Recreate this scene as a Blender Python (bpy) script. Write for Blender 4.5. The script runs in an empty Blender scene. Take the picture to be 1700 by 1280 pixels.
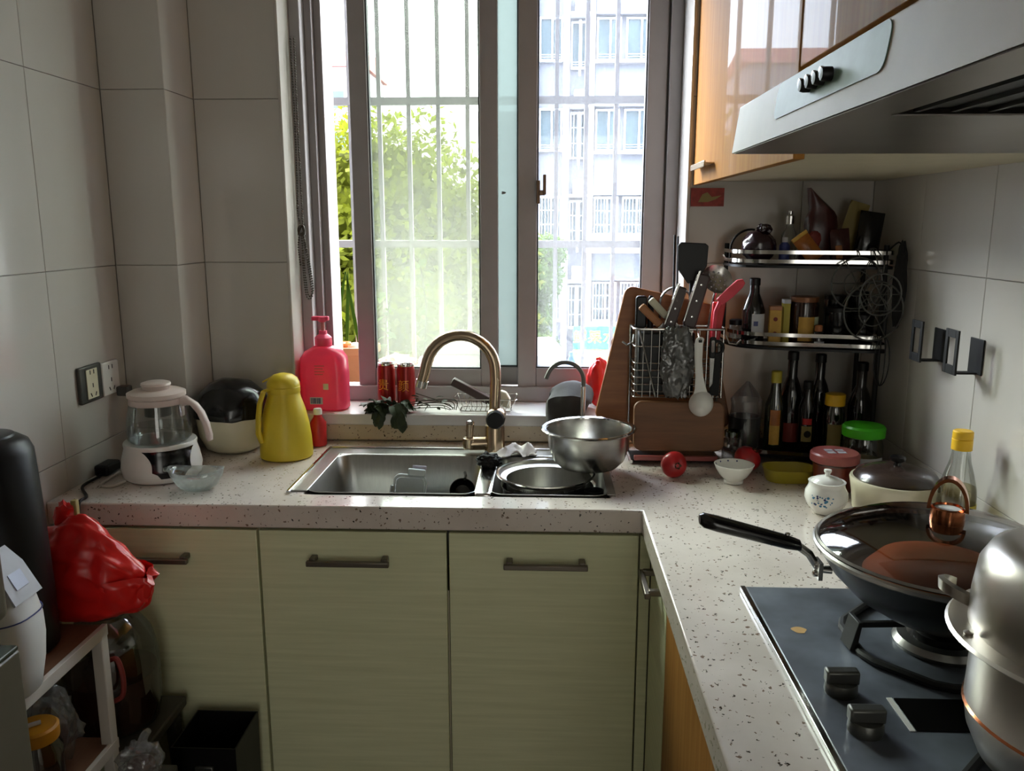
import bpy, bmesh, math, random
from mathutils import Vector, Matrix, noise
R = math.radians
PI = math.pi
random.seed(7)
sc = bpy.context.scene
C = sc.collection

# ------------------------------------------------------------ camera, sky, light, exposure
cam_d = bpy.data.cameras.new('camera'); cam = bpy.data.objects.new('camera', cam_d); C.objects.link(cam)
cam.location = (0, 0, 1.40); cam.rotation_euler = (R(90 - 11.06), 0, R(2.37))
cam_d.sensor_width = 36; cam_d.lens = 36 * 1376 / 1700; cam_d.clip_start = 0.02; cam_d.clip_end = 400
sc.camera = cam
w = bpy.data.worlds.new('overcast'); sc.world = w; w.use_nodes = True
bg = w.node_tree.nodes['Background']; bg.inputs[0].default_value = (0.93, 0.965, 1.0, 1); bg.inputs[1].default_value = 17.0
sc.view_settings.view_transform = 'Standard'; sc.view_settings.look = 'None'
sc.view_settings.gamma = 1; sc.view_settings.use_curve_mapping = False
sc.view_settings.exposure = 0.5
def area(name, loc, rot, sx, sy, energy, col):
    l = bpy.data.lights.new(name, 'AREA'); l.shape = 'RECTANGLE'; l.size = sx; l.size_y = sy
    l.energy = energy; l.color = col
    o = bpy.data.objects.new(name, l); C.objects.link(o); o.location = loc; o.rotation_euler = rot
    return o
# daylight of the hallway, entering through the whole doorway behind the camera
area('hallway_doorway_offscreen', (0.30, -1.75, 1.04), (R(90), 0, 0), 0.78, 2.04, 8.8, (1.0, 0.99, 0.90))
sun_d = bpy.data.lights.new('veiled_sun_offscreen', 'SUN'); sun_d.energy = 26.0; sun_d.angle = R(38); sun_d.color = (1.0, .985, .95)
sun = bpy.data.objects.new('veiled_sun_offscreen', sun_d); C.objects.link(sun); sun.location = (-6, 8, 8)
_d = Vector((math.sin(R(44)) * math.cos(R(30)), -math.cos(R(44)) * math.cos(R(30)), -math.sin(R(30))))   # travels to the right, into the room, down
sun.rotation_euler = _d.to_track_quat('-Z', 'Y').to_euler()
try:
    sc.cycles.use_denoising = True
    sc.cycles.max_bounces = 10; sc.cycles.transparent_max_bounces = 24
    sc.cycles.diffuse_bounces = 5; sc.cycles.sample_clamp_indirect = 6
    sc.cycles.caustics_reflective = False; sc.cycles.caustics_refractive = False
except Exception:
    pass

# ------------------------------------------------------------ materials
def lin(c):
    return tuple((x / 12.92 if x <= 0.04045 else ((x + 0.055) / 1.055) ** 2.4) for x in (v / 255 for v in c))
def new_mat(name):
    m = bpy.data.materials.new(name); m.use_nodes = True
    nt = m.node_tree; b = nt.nodes['Principled BSDF']
    return m, nt, b
def coords(nt, scale=(1, 1, 1), kind='Object'):
    tc = nt.nodes.new('ShaderNodeTexCoord'); mp = nt.nodes.new('ShaderNodeMapping')
    mp.inputs['Scale'].default_value = scale
    nt.links.new(tc.outputs[kind], mp.inputs[0]); return mp.outputs[0]
def tex_noise(nt, vec, scale, detail=3, rough=0.55):
    n = nt.nodes.new('ShaderNodeTexNoise'); n.inputs['Scale'].default_value = scale
    n.inputs['Detail'].default_value = detail; n.inputs['Roughness'].default_value = rough
    nt.links.new(vec, n.inputs['Vector']); return n.outputs['Fac']
def ramp(nt, fac, stops):
    r = nt.nodes.new('ShaderNodeValToRGB'); el = r.color_ramp.elements
    while len(el) < len(stops): el.new(0.5)
    for e, (p, c) in zip(el, stops):
        e.position = p; e.color = (*c, 1) if len(c) == 3 else c
    nt.links.new(fac, r.inputs[0]); return r.outputs[0]
def bump(nt, b, h, strength=0.2, dist=0.002):
    bp = nt.nodes.new('ShaderNodeBump'); bp.inputs['Strength'].default_value = strength; bp.inputs['Distance'].default_value = dist
    nt.links.new(h, bp.inputs['Height']); nt.links.new(bp.outputs[0], b.inputs['Normal'])
def mat(name, c, rough=0.5, metal=0.0, var=0.08, scale=18, stretch=(1, 1, 1), bmp=0.0, trans=0.0, coat=0.0, spec=0.5, sss=0.0, tl=0.0):
    """plain coloured stuff with a little procedural variation; c in sRGB 0-255"""
    m, nt, b = new_mat(name); l = lin(c)
    v = coords(nt, stretch); n = tex_noise(nt, v, scale)
    lo = tuple(x * (1 - var) for x in l); hi = tuple(min(1, x * (1 + var)) for x in l)
    nt.links.new(ramp(nt, n, [(0.3, lo), (0.7, hi)]), b.inputs['Base Color'])
    b.inputs['Roughness'].default_value = rough; b.inputs['Metallic'].default_value = metal
    b.inputs['Transmission Weight'].default_value = trans; b.inputs['Coat Weight'].default_value = coat
    b.inputs['Coat Roughness'].default_value = 0.05
    b.inputs['Specular IOR Level'].default_value = spec
    if sss: b.inputs['Subsurface Weight'].default_value = sss; b.inputs['Subsurface Radius'].default_value = (.01, .006, .004)
    if bmp: bump(nt, b, n, bmp)
    if tl:   # light passing through (leaves, thin plastic)
        t_ = nt.nodes.new('ShaderNodeBsdfTranslucent'); nt.links.new(b.inputs['Base Color'].links[0].from_socket, t_.inputs[0])
        mx = nt.nodes.new('ShaderNodeMixShader'); mx.inputs[0].default_value = tl
        nt.links.new(b.outputs[0], mx.inputs[1]); nt.links.new(t_.outputs[0], mx.inputs[2]); nt.links.new(mx.outputs[0], nt.nodes['Material Output'].inputs[0])
    return m
def thin_glass(name, tint=(1, 1, 1), refl=0.12, rough=0.02, dirt=0.0, dirt_col=(0.9, 0.93, 0.9)):
    m, nt, b = new_mat(name); nt.nodes.remove(b)
    out = nt.nodes['Material Output']
    tr = nt.nodes.new('ShaderNodeBsdfTransparent'); tr.inputs[0].default_value = (*tint, 1)
    gl = nt.nodes.new('ShaderNodeBsdfGlossy'); gl.inputs['Roughness'].default_value = rough
    lw = nt.nodes.new('ShaderNodeLayerWeight'); lw.inputs[0].default_value = 0.25
    mu = nt.nodes.new('ShaderNodeMath'); mu.operation = 'MULTIPLY_ADD'; mu.inputs[1].default_value = 0.55; mu.inputs[2].default_value = refl * 0.35
    nt.links.new(lw.outputs['Fresnel'], mu.inputs[0])
    mx = nt.nodes.new('ShaderNodeMixShader'); nt.links.new(mu.outputs[0], mx.inputs[0])
    nt.links.new(tr.outputs[0], mx.inputs[1]); nt.links.new(gl.outputs[0], mx.inputs[2]); last = mx
    if dirt:
        tl = nt.nodes.new('ShaderNodeBsdfTranslucent'); tl.inputs[0].default_value = (*dirt_col, 1)
        df = nt.nodes.new('ShaderNodeBsdfDiffuse'); df.inputs[0].default_value = (*dirt_col, 1)
        ad = nt.nodes.new('ShaderNodeMixShader'); ad.inputs[0].default_value = 0.35
        nt.links.new(tl.outputs[0], ad.inputs[1]); nt.links.new(df.outputs[0], ad.inputs[2])
        m2 = nt.nodes.new('ShaderNodeMixShader'); m2.inputs[0].default_value = dirt
        nt.links.new(mx.outputs[0], m2.inputs[1]); nt.links.new(ad.outputs[0], m2.inputs[2]); last = m2
    nt.links.new(last.outputs[0], out.inputs[0]); return m
def window_glass(name, lo, hi, zlo, zhi, streak=0.12, tint=(0.95, 1.0, 0.97), dcol=(0.95, 0.97, 0.95)):
    """pane with baked-on kitchen grime: dirt cover goes from lo at height zhi to hi at height zlo"""
    m, nt, b = new_mat(name); nt.nodes.remove(b); out = nt.nodes['Material Output']
    tc = nt.nodes.new('ShaderNodeTexCoord'); sp = nt.nodes.new('ShaderNodeSeparateXYZ'); nt.links.new(tc.outputs['Object'], sp.inputs[0])
    mr = nt.nodes.new('ShaderNodeMapRange'); mr.interpolation_type = 'SMOOTHSTEP'; nt.links.new(sp.outputs['Z'], mr.inputs[0])
    for k, v in ((1, zlo), (2, zhi), (3, hi), (4, lo)): mr.inputs[k].default_value = v
    n = tex_noise(nt, coords(nt, (9, 9, 1.2)), 2.2, 5); n2 = tex_noise(nt, coords(nt), 38, 4, 0.7)
    ad = nt.nodes.new('ShaderNodeMath'); ad.operation = 'ADD'; nt.links.new(n, ad.inputs[0]); nt.links.new(n2, ad.inputs[1])
    ma = nt.nodes.new('ShaderNodeMath'); ma.operation = 'MULTIPLY_ADD'; ma.inputs[1].default_value = streak; ma.use_clamp = True
    nt.links.new(ad.outputs[0], ma.inputs[0]); nt.links.new(mr.outputs[0], ma.inputs[2])
    tr = nt.nodes.new('ShaderNodeBsdfTransparent'); tr.inputs[0].default_value = (*tint, 1)
    tl = nt.nodes.new('ShaderNodeBsdfTranslucent'); tl.inputs[0].default_value = (*dcol, 1)
    df = nt.nodes.new('ShaderNodeBsdfDiffuse'); df.inputs[0].default_value = (0.5, 0.5, 0.48, 1)
    d2 = nt.nodes.new('ShaderNodeMixShader'); d2.inputs[0].default_value = 0.45
    nt.links.new(tl.outputs[0], d2.inputs[1]); nt.links.new(df.outputs[0], d2.inputs[2])
    mx = nt.nodes.new('ShaderNodeMixShader'); nt.links.new(ma.outputs[0], mx.inputs[0])
    nt.links.new(tr.outputs[0], mx.inputs[1]); nt.links.new(d2.outputs[0], mx.inputs[2])
    gl = nt.nodes.new('ShaderNodeBsdfGlossy'); gl.inputs['Roughness'].default_value = 0.03
    m3 = nt.nodes.new('ShaderNodeMixShader'); m3.inputs[0].default_value = 0.05
    nt.links.new(mx.outputs[0], m3.inputs[1]); nt.links.new(gl.outputs[0], m3.inputs[2])
    nt.links.new(m3.outputs[0], out.inputs[0]); return m
def stone_mat(name, base, warm):
    m, nt, b = new_mat(name); v = coords(nt)
    n = tex_noise(nt, v, 7, 5); col = ramp(nt, n, [(0.35, lin(base)), (0.7, lin(warm))])
    def specks(scale, thr, rnd_thr, colr, prev):
        vo = nt.nodes.new('ShaderNodeTexVoronoi'); vo.inputs['Scale'].default_value = scale
        dn = nt.nodes.new('ShaderNodeTexNoise'); dn.inputs['Scale'].default_value = scale * 1.6
        ad = nt.nodes.new('ShaderNodeVectorMath'); ad.operation = 'MULTIPLY_ADD'; ad.inputs[1].default_value = (0.012,) * 3
        nt.links.new(v, dn.inputs['Vector']); nt.links.new(dn.outputs['Color'], ad.inputs[0]); nt.links.new(v, ad.inputs[2])
        nt.links.new(ad.outputs[0], vo.inputs['Vector'])
        sx = nt.nodes.new('ShaderNodeSeparateColor'); nt.links.new(vo.outputs['Color'], sx.inputs[0])
        mr = nt.nodes.new('ShaderNodeMapRange'); mr.inputs[1].default_value = rnd_thr; mr.inputs[2].default_value = 1; mr.inputs[3].default_value = 0; mr.inputs[4].default_value = thr
        nt.links.new(sx.outputs[0], mr.inputs[0])
        lt = nt.nodes.new('ShaderNodeMath'); lt.operation = 'LESS_THAN'; nt.links.new(vo.outputs['Distance'], lt.inputs[0]); nt.links.new(mr.outputs[0], lt.inputs[1])
        mx = nt.nodes.new('ShaderNodeMix'); mx.data_type = 'RGBA'; nt.links.new(lt.outputs[0], mx.inputs[0])
        nt.links.new(prev, mx.inputs[6]); mx.inputs[7].default_value = (*lin(colr), 1); return mx.outputs[2]
    col = specks(95, 0.28, 0.35, (128, 108, 94), col)
    col = specks(135, 0.33, 0.60, (52, 42, 36), col)
    nt.links.new(col, b.inputs['Base Color']); b.inputs['Roughness'].default_value = 0.16
    b.inputs['Coat Weight'].default_value = 0.25; b.inputs['Coat Roughness'].default_value = 0.08
    return m
def grain_mat(name, a, bcol, stretch, scale=4, rough=0.3, coat=0.0, coat_rough=0.04, spec=0.5):
    m, nt, b = new_mat(name); v = coords(nt, stretch)
    n = tex_noise(nt, v, scale, 6, 0.65); nt.links.new(ramp(nt, n, [(0.3, lin(a)), (0.72, lin(bcol))]), b.inputs['Base Color'])
    b.inputs['Roughness'].default_value = rough; b.inputs['Coat Weight'].default_value = coat; b.inputs['Coat Roughness'].default_value = coat_rough
    b.inputs['Specular IOR Level'].default_value = spec
    bump(nt, b, n, 0.05, 0.001); return m
def brick_mat(name, c1, c2, mortar, scale):
    m, nt, b = new_mat(name); v = coords(nt); br = nt.nodes.new('ShaderNodeTexBrick')
    br.inputs['Color1'].default_value = (*lin(c1), 1); br.inputs['Color2'].default_value = (*lin(c2), 1); br.inputs['Mortar'].default_value = (*lin(mortar), 1)
    br.inputs['Scale'].default_value = scale; nt.links.new(v, br.inputs['Vector']); nt.links.new(br.outputs[0], b.inputs['Base Color']); b.inputs['Roughness'].default_value = 0.9
    return m

MT = dict(
    tile=mat('glazed_wall_tile', (190, 185, 178), 0.14, var=0.03, scale=5, stretch=(1, 1, .3), bmp=0.03, coat=0.2),
    grout=mat('dark_grout', (166, 160, 150), 0.9),
    plaster=mat('ceiling_paint', (205, 202, 195), 0.9), floor=mat('floor_tile', (120, 108, 95), 0.35, scale=9),
    frame=mat('window_aluminium', (148, 143, 143), 0.42, var=0.03), gasket=mat('window_gasket', (28, 27, 28), 0.6),
    latch=mat('bronze_latch', (92, 70, 52), 0.35, 0.6),
    pane_left=window_glass('dirty_left_pane', 0.008, 0.105, 0.98, 1.80, 0.018, (0.72, 0.77, 0.72), (0.80, 0.82, 0.74)),
    pane_strip=window_glass('steamed_double_pane', 0.30, 0.27, 0.95, 2.1, 0.010, (0.10, 0.12, 0.12), (0.82, 0.92, 0.90)),
    pane_right=window_glass('hazy_right_pane', 0.022, 0.022, 0.95, 2.0, 0.012, (0.88, 0.92, 0.98), (0.90, 0.92, 0.97)),
    stone=stone_mat('speckled_engineered_stone', (206, 195, 186), (223, 213, 205)),
    stone_warm=stone_mat('speckled_stone_warm', (196, 178, 148), (214, 198, 170)),
    sill=mat('white_sill_stone', (214, 210, 208), 0.25, var=0.03, coat=0.2),
    door=grain_mat('cream_laminate', (206, 208, 168), (226, 227, 190), (1.0, 1.0, 28), 3, 0.34, 0.1),
    wood_gloss=grain_mat('glossy_ash_laminate', (138, 92, 42), (160, 112, 56), (26, 26, 1.2), 3, 0.5, 0.14, 0.015, 0.02),
    carcass=mat('cabinet_underside', (196, 186, 160), 0.5, var=0.04), kick=mat('kick_board', (70, 66, 58), 0.6),
    steel=mat('brushed_steel', (186, 184, 180), 0.26, 1.0, 0.06, 40, (1, 1, 6)), chrome=mat('bright_chrome', (205, 203, 200), 0.12, 1.0, 0.03),
    sinksteel=mat('sink_steel', (172, 170, 165), 0.36, 1.0, 0.06, 30, (6, 1, 1)),
    brass=mat('warm_brushed_nickel', (172, 152, 128), 0.26, 1.0, 0.05), iron=mat('black_metal', (13, 12, 12), 0.55, 0.0, spec=0.3),
    handle=mat('dark_nickel', (112, 104, 94), 0.35, 0.8, 0.05), black=mat('black_plastic', (14, 13, 14), 0.4, spec=0.3), blackg=mat('gloss_black_plastic', (14, 13, 14), 0.16), charcoal=mat('charcoal_cloth', (62, 60, 58), 0.85, bmp=0.3, scale=60),
    white=mat('white_plastic', (226, 224, 220), 0.3, var=0.02), porcelain=mat('white_porcelain', (236, 234, 230), 0.12, var=0.02, coat=0.3),
    cream=mat('cream_enamel', (214, 206, 180), 0.3, var=0.03), kettle=mat('kettle_handle_plastic', (202, 186, 178), 0.35, var=0.03),
    yellow=mat('yellow_plastic', (210, 184, 42), 0.42, var=0.03), yellowcap=mat('yellow_cap', (224, 176, 30), 0.4),
    pink=mat('pink_translucent_plastic', (240, 92, 128), 0.22, var=0.05, tl=0.4), pinksolid=mat('pink_pump', (226, 66, 104), 0.4),
    red=mat('red_can_paint', (150, 24, 20), 0.3, 0.3, var=0.08), redplastic=mat('red_bag_film', (205, 30, 26), 0.3, var=0.12, scale=9, bmp=0.35),
    redmat=mat('red_plastic', (190, 28, 30), 0.4), gold=mat('gold_print', (226, 150, 46), 0.35, 0.3), silver=mat('silver_print', (190, 190, 192), 0.3, 0.5),
    leaf=mat('wilted_leaf', (46, 58, 32), 0.6, var=0.3, scale=40), stem=mat('plant_stem', (58, 52, 40), 0.7),
    cloth=mat('white_dishcloth', (226, 220, 212), 0.95, var=0.06, scale=40, bmp=0.4), scrub=mat('dark_scrubber', (26, 25, 25), 0.9, bmp=0.5, scale=80),
    soap=mat('cream_sponge', (232, 224, 200), 0.8), brush=mat('brown_brush_handle', (66, 44, 38), 0.4),
    board=grain_mat('bamboo_board', (140, 86, 44), (172, 110, 60), (1.2, 1.2, 14), 4, 0.45), board2=grain_mat('dark_wood_board', (104, 68, 42), (132, 88, 54), (1.5, 20, 16), 3, 0.55),
    fruit=mat('pomegranate_skin', (176, 32, 36), 0.3, var=0.25, scale=14, coat=0.2), calyx=mat('dry_calyx', (64, 44, 28), 0.8),
    olive=mat('olive_plastic', (176, 160, 52), 0.45), pinklid=mat('clouded_pink_lid', (170, 92, 88), 0.3), chilli=mat('red_chilli_paste', (146, 42, 26), 0.5, var=0.25, scale=60),
    greenlid=mat('green_lid', (70, 190, 30), 0.35), brownlid=mat('brown_glass_lid', (52, 40, 35), 0.22, var=0.05, coat=0.15),
    copper=mat('copper_plated', (196, 122, 84), 0.16, 1.0, 0.04), wok=mat('wok_black', (20, 19, 19), 0.34, 0.2), wokrim=mat('wok_bare_rim', (150, 146, 142), 0.3, 1.0),
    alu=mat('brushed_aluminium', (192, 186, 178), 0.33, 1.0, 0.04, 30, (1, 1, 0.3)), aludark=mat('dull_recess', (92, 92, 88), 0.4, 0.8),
    hob=mat('hob_glass', (92, 97, 106), 0.36, var=0.45, scale=11, coat=0.25, bmp=0.02), hobblack=mat('hob_black_panel', (18, 17, 17), 0.14), label=mat('tan_sticker', (190, 150, 92), 0.6),  # hob_glass: bluish sky sheen is put into the base colour of the black glass
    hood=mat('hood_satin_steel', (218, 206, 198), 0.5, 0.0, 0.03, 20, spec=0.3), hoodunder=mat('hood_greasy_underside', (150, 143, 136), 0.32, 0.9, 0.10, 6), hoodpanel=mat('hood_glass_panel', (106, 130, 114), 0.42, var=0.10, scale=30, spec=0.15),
    filt=mat('filter_mesh', (22, 20, 18), 0.5, 0.4), sticker=mat('red_sticker', (150, 48, 36), 0.5, var=0.35, scale=50),
    bars=mat('galvanised_bar', (140, 138, 138), 0.5, 0.2), concrete=mat('concrete_slab', (140, 137, 132), 0.9),
    facade=brick_mat('far_facade', (94, 96, 103), (101, 103, 109), (88, 90, 96), 6), facade2=mat('facade_spandrel', (90, 94, 103), 0.85, var=0.06), band=mat('facade_band', (134, 130, 132), 0.85),
    farwhite=mat('far_white', (200, 202, 206), 0.6), farglass=mat('far_window_glass', (60, 74, 78), 0.35, var=0.2, scale=0.6, spec=0.1), farbar=mat('far_bar', (160, 162, 166), 0.6),
    roof=mat('red_roof', (140, 76, 72), 0.8), farwall=mat('far_pale_wall', (150, 146, 152), 0.85), signgreen=mat('green_shop_sign', (28, 140, 84), 0.5), signyellow=mat('yellow_sign_letters', (226, 200, 60), 0.5),
    leafbright=mat('sunny_leaf', (84, 90, 20), 0.8, var=0.4, scale=2.2, spec=0.1, tl=0.5), leafgreen=mat('green_leaf', (62, 86, 24), 0.8, var=0.4, scale=3, spec=0.1, tl=0.5), bark=mat('bark', (80, 66, 50), 0.9), ground=mat('street', (104, 102, 100), 0.9),
    terracotta=mat('terracotta_pot', (186, 120, 76), 0.7), shell=mat('egg_shell', (226, 190, 168), 0.6), shell2=mat('peel', (222, 140, 76), 0.7), foam=mat('foam_box', (226, 222, 224), 0.8), bucket=mat('white_bucket', (226, 224, 222), 0.5), pinkpot=mat('pink_basin', (206, 140, 140), 0.5),
    shelfwood=mat('shelf_board', (112, 76, 54), 0.5, stretch=(12, 1, 12)), whitepaint=mat('white_painted_steel', (196, 188, 178), 0.45, var=0.03), fridge=mat('fridge_panel', (88, 82, 68), 0.4, 0.0, 0.03), fridgetrim=mat('fridge_trim', (70, 74, 66), 0.25, 0.3),
    print_=mat('faint_blue_print', (178, 184, 206), 0.4), film=thin_glass('clear_plastic_film', (0.86, 0.86, 0.87), 0.3, 0.18, 0.16, (0.85, 0.85, 0.88)),
    glass=thin_glass('clear_glass', (0.90, 0.92, 0.91), 0.25), glassgrey=thin_glass('smoky_glass', (0.42, 0.36, 0.35), 0.3), lidglass=thin_glass('wok_lid_glass', (0.62, 0.42, 0.34), 0.6, 0.06), frosted=thin_glass('frosted_ware', (0.9, 0.93, 0.92), 0.4, 0.06, 0.14, (0.8, 0.86, 0.83)),
    oil=thin_glass('pale_oil', (0.80, 0.74, 0.55), 0.1), greenbottle=thin_glass('green_bottle', (0.16, 0.26, 0.10), 0.4), darkbottle=mat('dark_sauce_bottle', (16, 12, 12), 0.1, coat=0.5), amber=mat('amber_jar', (40, 20, 14), 0.12, coat=0.4),
    paper=mat('paper_label', (198, 198, 204), 0.7), yellowprint=mat('yellow_carton', (198, 154, 66), 0.6, var=0.1, scale=40), redprint=mat('red_print', (120, 34, 26), 0.6), blue=mat('blue_cap_bottle', (54, 64, 128), 0.4), orangepk=mat('orange_packet', (166, 98, 40), 0.35, var=0.25, scale=30), maroon=mat('dried_chilli_bag', (58, 20, 20), 0.3, var=0.4, scale=26, bmp=0.4), onion=mat('purple_onion_bag', (42, 20, 30), 0.2, var=0.3, scale=20, coat=0.3),
    tanleaf=mat('tan_packet', (150, 132, 78), 0.6), rust=mat('brown_metal_lid', (130, 84, 54), 0.4, 0.3), cyanprint=mat('blue_flower_print', (64, 130, 170), 0.4), navyprint=mat('navy_flower_print', (58, 66, 120), 0.4), lidwhite=mat('frosted_box_lid', (206, 218, 220), 0.35), bowlgreen=mat('pale_green_bowl', (196, 204, 172), 0.25), food=mat('leftover_food', (160, 118, 84), 0.8),
    cord=mat('grey_cord', (70, 68, 64), 0.6), bead=mat('blind_bead_chain', (58, 48, 36), 0.5), pinkspat=mat('pink_silicone', (224, 70, 86), 0.5), knifewhite=mat('pale_knife_handle', (206, 202, 176), 0.5), tanhandle=mat('tan_knife_handle', (168, 112, 66), 0.5), darkhandle=mat('grey_brown_handle', (70, 56, 54), 0.45),
    water=thin_glass('water', (0.92, 0.94, 0.95), 0.1), purple=mat('grey_lilac_clip', (176, 172, 186), 0.4), jarglass=thin_glass('big_jar_glass', (0.66, 0.64, 0.58), 0.35), brownstuff=mat('brown_preserves', (70, 36, 26), 0.5, var=0.3, scale=20), orange=mat('orange_bit', (206, 140, 30), 0.5), burner=mat('burner_aluminium', (150, 148, 146), 0.3, 0.9),
)

# ------------------------------------------------------------ mesh helpers
class MB:
    def __init__(s): s.v = []; s.f = []
    def add(s, vs, fs, M=None):
        k = len(s.v); s.v += [tuple(M @ Vector(p)) if M else tuple(p) for p in vs]; s.f += [tuple(i + k for i in f) for f in fs]; return s
    def box(s, a, b, M=None):
        (x0, y0, z0), (x1, y1, z1) = a, b
        return s.add([(x0, y0, z0), (x1, y0, z0), (x1, y1, z0), (x0, y1, z0), (x0, y0, z1), (x1, y0, z1), (x1, y1, z1), (x0, y1, z1)],
                     [(0, 3, 2, 1), (4, 5, 6, 7), (0, 1, 5, 4), (1, 2, 6, 5), (2, 3, 7, 6), (3, 0, 4, 7)], M)
    def lathe(s, prof, seg=32, M=None, sx=1, sy=1, a0=0, a1=2 * PI, top=True, bot=True):
        full = abs(a1 - a0 - 2 * PI) < 1e-6; n = seg if full else seg + 1
        vs = []; fs = []
        for r, z in prof:
            for i in range(n):
                a = a0 + (a1 - a0) * i / seg; vs.append((r * math.cos(a) * sx, r * math.sin(a) * sy, z))
        for j in range(len(prof) - 1):
            for i in range(seg):
                i2 = (i + 1) % n if full else i + 1
                fs.append((j * n + i, j * n + i2, (j + 1) * n + i2, (j + 1) * n + i))
        J = (len(prof) - 1) * n
        ring = prof[0][0] > .015 and len(prof) > 2 and abs(prof[0][0] - prof[-1][0]) < .0062 and abs(prof[0][1] - prof[-1][1]) < .016
        if full and ring: fs += [(J + i, J + (i + 1) % n, (i + 1) % n, i) for i in range(n)]
        elif full:
            if bot and prof[0][0] > 1e-5: fs.append(tuple(range(n - 1, -1, -1)))
            if top and prof[-1][0] > 1e-5: fs.append(tuple(J + i for i in range(n)))
        return s.add(vs, fs, M)
    def shell(s, prof, t, seg=40, M=None, sx=1, sy=1):
        """open vessel: outer profile bottom to rim, wall thickness t"""
        inner = [(max(r - t, 0.0005), z + (t if k == 0 else 0)) for k, (r, z) in enumerate(prof)]
        full = [(0.0005, prof[0][1])] + prof + inner[::-1] + [(0.0005, inner[0][1])]
        k0 = len(s.f); s.lathe(full, seg, M, sx, sy); return s
    def tube(s, pts, r, seg=8, closed=False, M=None):
        pts = [Vector(p) for p in pts]; n = len(pts); vs = []; fs = []
        rr = r if isinstance(r, (list, tuple)) else [r] * n
        prev = None
        for i, p in enumerate(pts):
            if closed: t = pts[(i + 1) % n] - pts[i - 1]
            else: t = pts[min(i + 1, n - 1)] - pts[max(i - 1, 0)]
            t.normalize()
            if prev is None:
                u = t.orthogonal().normalized()
            else:
                u = (prev - t * prev.dot(t))
                u = u.normalized() if u.length > 1e-6 else t.orthogonal().normalized()
            prev = u; v2 = t.cross(u)
            for k in range(seg):
                a = 2 * PI * k / seg; vs.append(p + (u * math.cos(a) + v2 * math.sin(a)) * rr[i])
        m = n if closed else n - 1
        for i in range(m):
            for k in range(seg):
                a, b = i * seg + k, i * seg + (k + 1) % seg; c = ((i + 1) % n) * seg
                fs.append((a, b, c + (k + 1) % seg, c + k))
        if not closed:
            fs.append(tuple(range(seg - 1, -1, -1))); fs.append(tuple((n - 1) * seg + k for k in range(seg)))
        return s.add(vs, fs, M)
    def prism(s, poly, z0, z1, M=None):
        n = len(poly); vs = [(x, y, z0) for x, y in poly] + [(x, y, z1) for x, y in poly]
        fs = [tuple(range(n - 1, -1, -1)), tuple(range(n, 2 * n))] + [(i, (i + 1) % n, n + (i + 1) % n, n + i) for i in range(n)]
        return s.add(vs, fs, M)
    def loft(s, rings, M=None, cap=True):
        n = len(rings[0]); vs = [p for r in rings for p in r]; fs = []
        for j in range(len(rings) - 1):
            for i in range(n): fs.append((j * n + i, j * n + (i + 1) % n, (j + 1) * n + (i + 1) % n, (j + 1) * n + i))
        if cap: fs.append(tuple(range(n - 1, -1, -1))); fs.append(tuple((len(rings) - 1) * n + i for i in range(n)))
        return s.add(vs, fs, M)
    def blob(s, c, r, sub=3, amp=0.15, freq=2.0, seed=0, M=None):
        bm = bmesh.new(); bmesh.ops.create_icosphere(bm, subdivisions=sub, radius=1); bm.verts.index_update()
        vs = []
        for v in bm.verts:
            d = v.co.normalized(); k = 1 + amp * noise.noise(d * freq + Vector((seed * 7.3, seed * 3.1, seed))) + amp * .5 * noise.noise(d * freq * 2.7 + Vector((seed, 5, 1)))
            vs.append((c[0] + d.x * r[0] * k, c[1] + d.y * r[1] * k, c[2] + d.z * r[2] * k))
        fs = [tuple(v.index for v in f.verts) for f in bm.faces]; bm.free(); return s.add(vs, fs, M)
    def build(s, name, m, parent=None, smooth=True, bevel=0, ang=38, seg=2, subsurf=0, solid=0):
        me = bpy.data.meshes.new(name); me.from_pydata(s.v, [], s.f); me.update()
        bm = bmesh.new(); bm.from_mesh(me); bmesh.ops.recalc_face_normals(bm, faces=bm.faces); bm.to_mesh(me); bm.free()
        if smooth:
            me.polygons.foreach_set('use_smooth', [True] * len(me.polygons)); me.set_sharp_from_angle(angle=R(ang))
        me.materials.append(MT[m] if isinstance(m, str) else m)
        o = bpy.data.objects.new(name, me); C.objects.link(o)
        if parent: o.parent = parent
        if bevel:
            b = o.modifiers.new('bevel', 'BEVEL'); b.width = bevel; b.segments = seg; b.limit_method = 'ANGLE'; b.angle_limit = R(40); b.harden_normals = False
        if solid:
            b = o.modifiers.new('solid', 'SOLIDIFY'); b.thickness = solid; b.offset = 0
        if subsurf:
            b = o.modifiers.new('sub', 'SUBSURF'); b.levels = subsurf; b.render_levels = subsurf
        return o
def thing(name, label, cat, loc=(0, 0, 0), rotz=0, group=None, rot=None):
    o = bpy.data.objects.new(name, None); C.objects.link(o); o.location = loc; o.rotation_euler = rot or (0, 0, rotz); o.empty_display_size = 0.05
    return tag(o, label, cat, group)
def tag(o, label, cat, group=None, kind=None):
    o['label'] = label; o['category'] = cat
    if group: o['group'] = group
    if kind: o['kind'] = kind
    return o
def struct(o, label=None):
    o['kind'] = 'structure'
    if label: o['label'] = label
    return o
def TR(loc=(0, 0, 0), rot=(0, 0, 0), sc_=(1, 1, 1)):
    from mathutils import Euler
    return Matrix.LocRotScale(Vector(loc), Euler(rot), Vector(sc_))
def arc(c, r, a0, a1, n, plane='xz'):
    out = []
    for i in range(n + 1):
        a = a0 + (a1 - a0) * i / n; u, v = r * math.cos(a), r * math.sin(a)
        out.append((c[0] + u, c[1], c[2] + v) if plane == 'xz' else (c[0] + u, c[1] + v, c[2]) if plane == 'xy' else (c[0], c[1] + u, c[2] + v))
    return out
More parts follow.
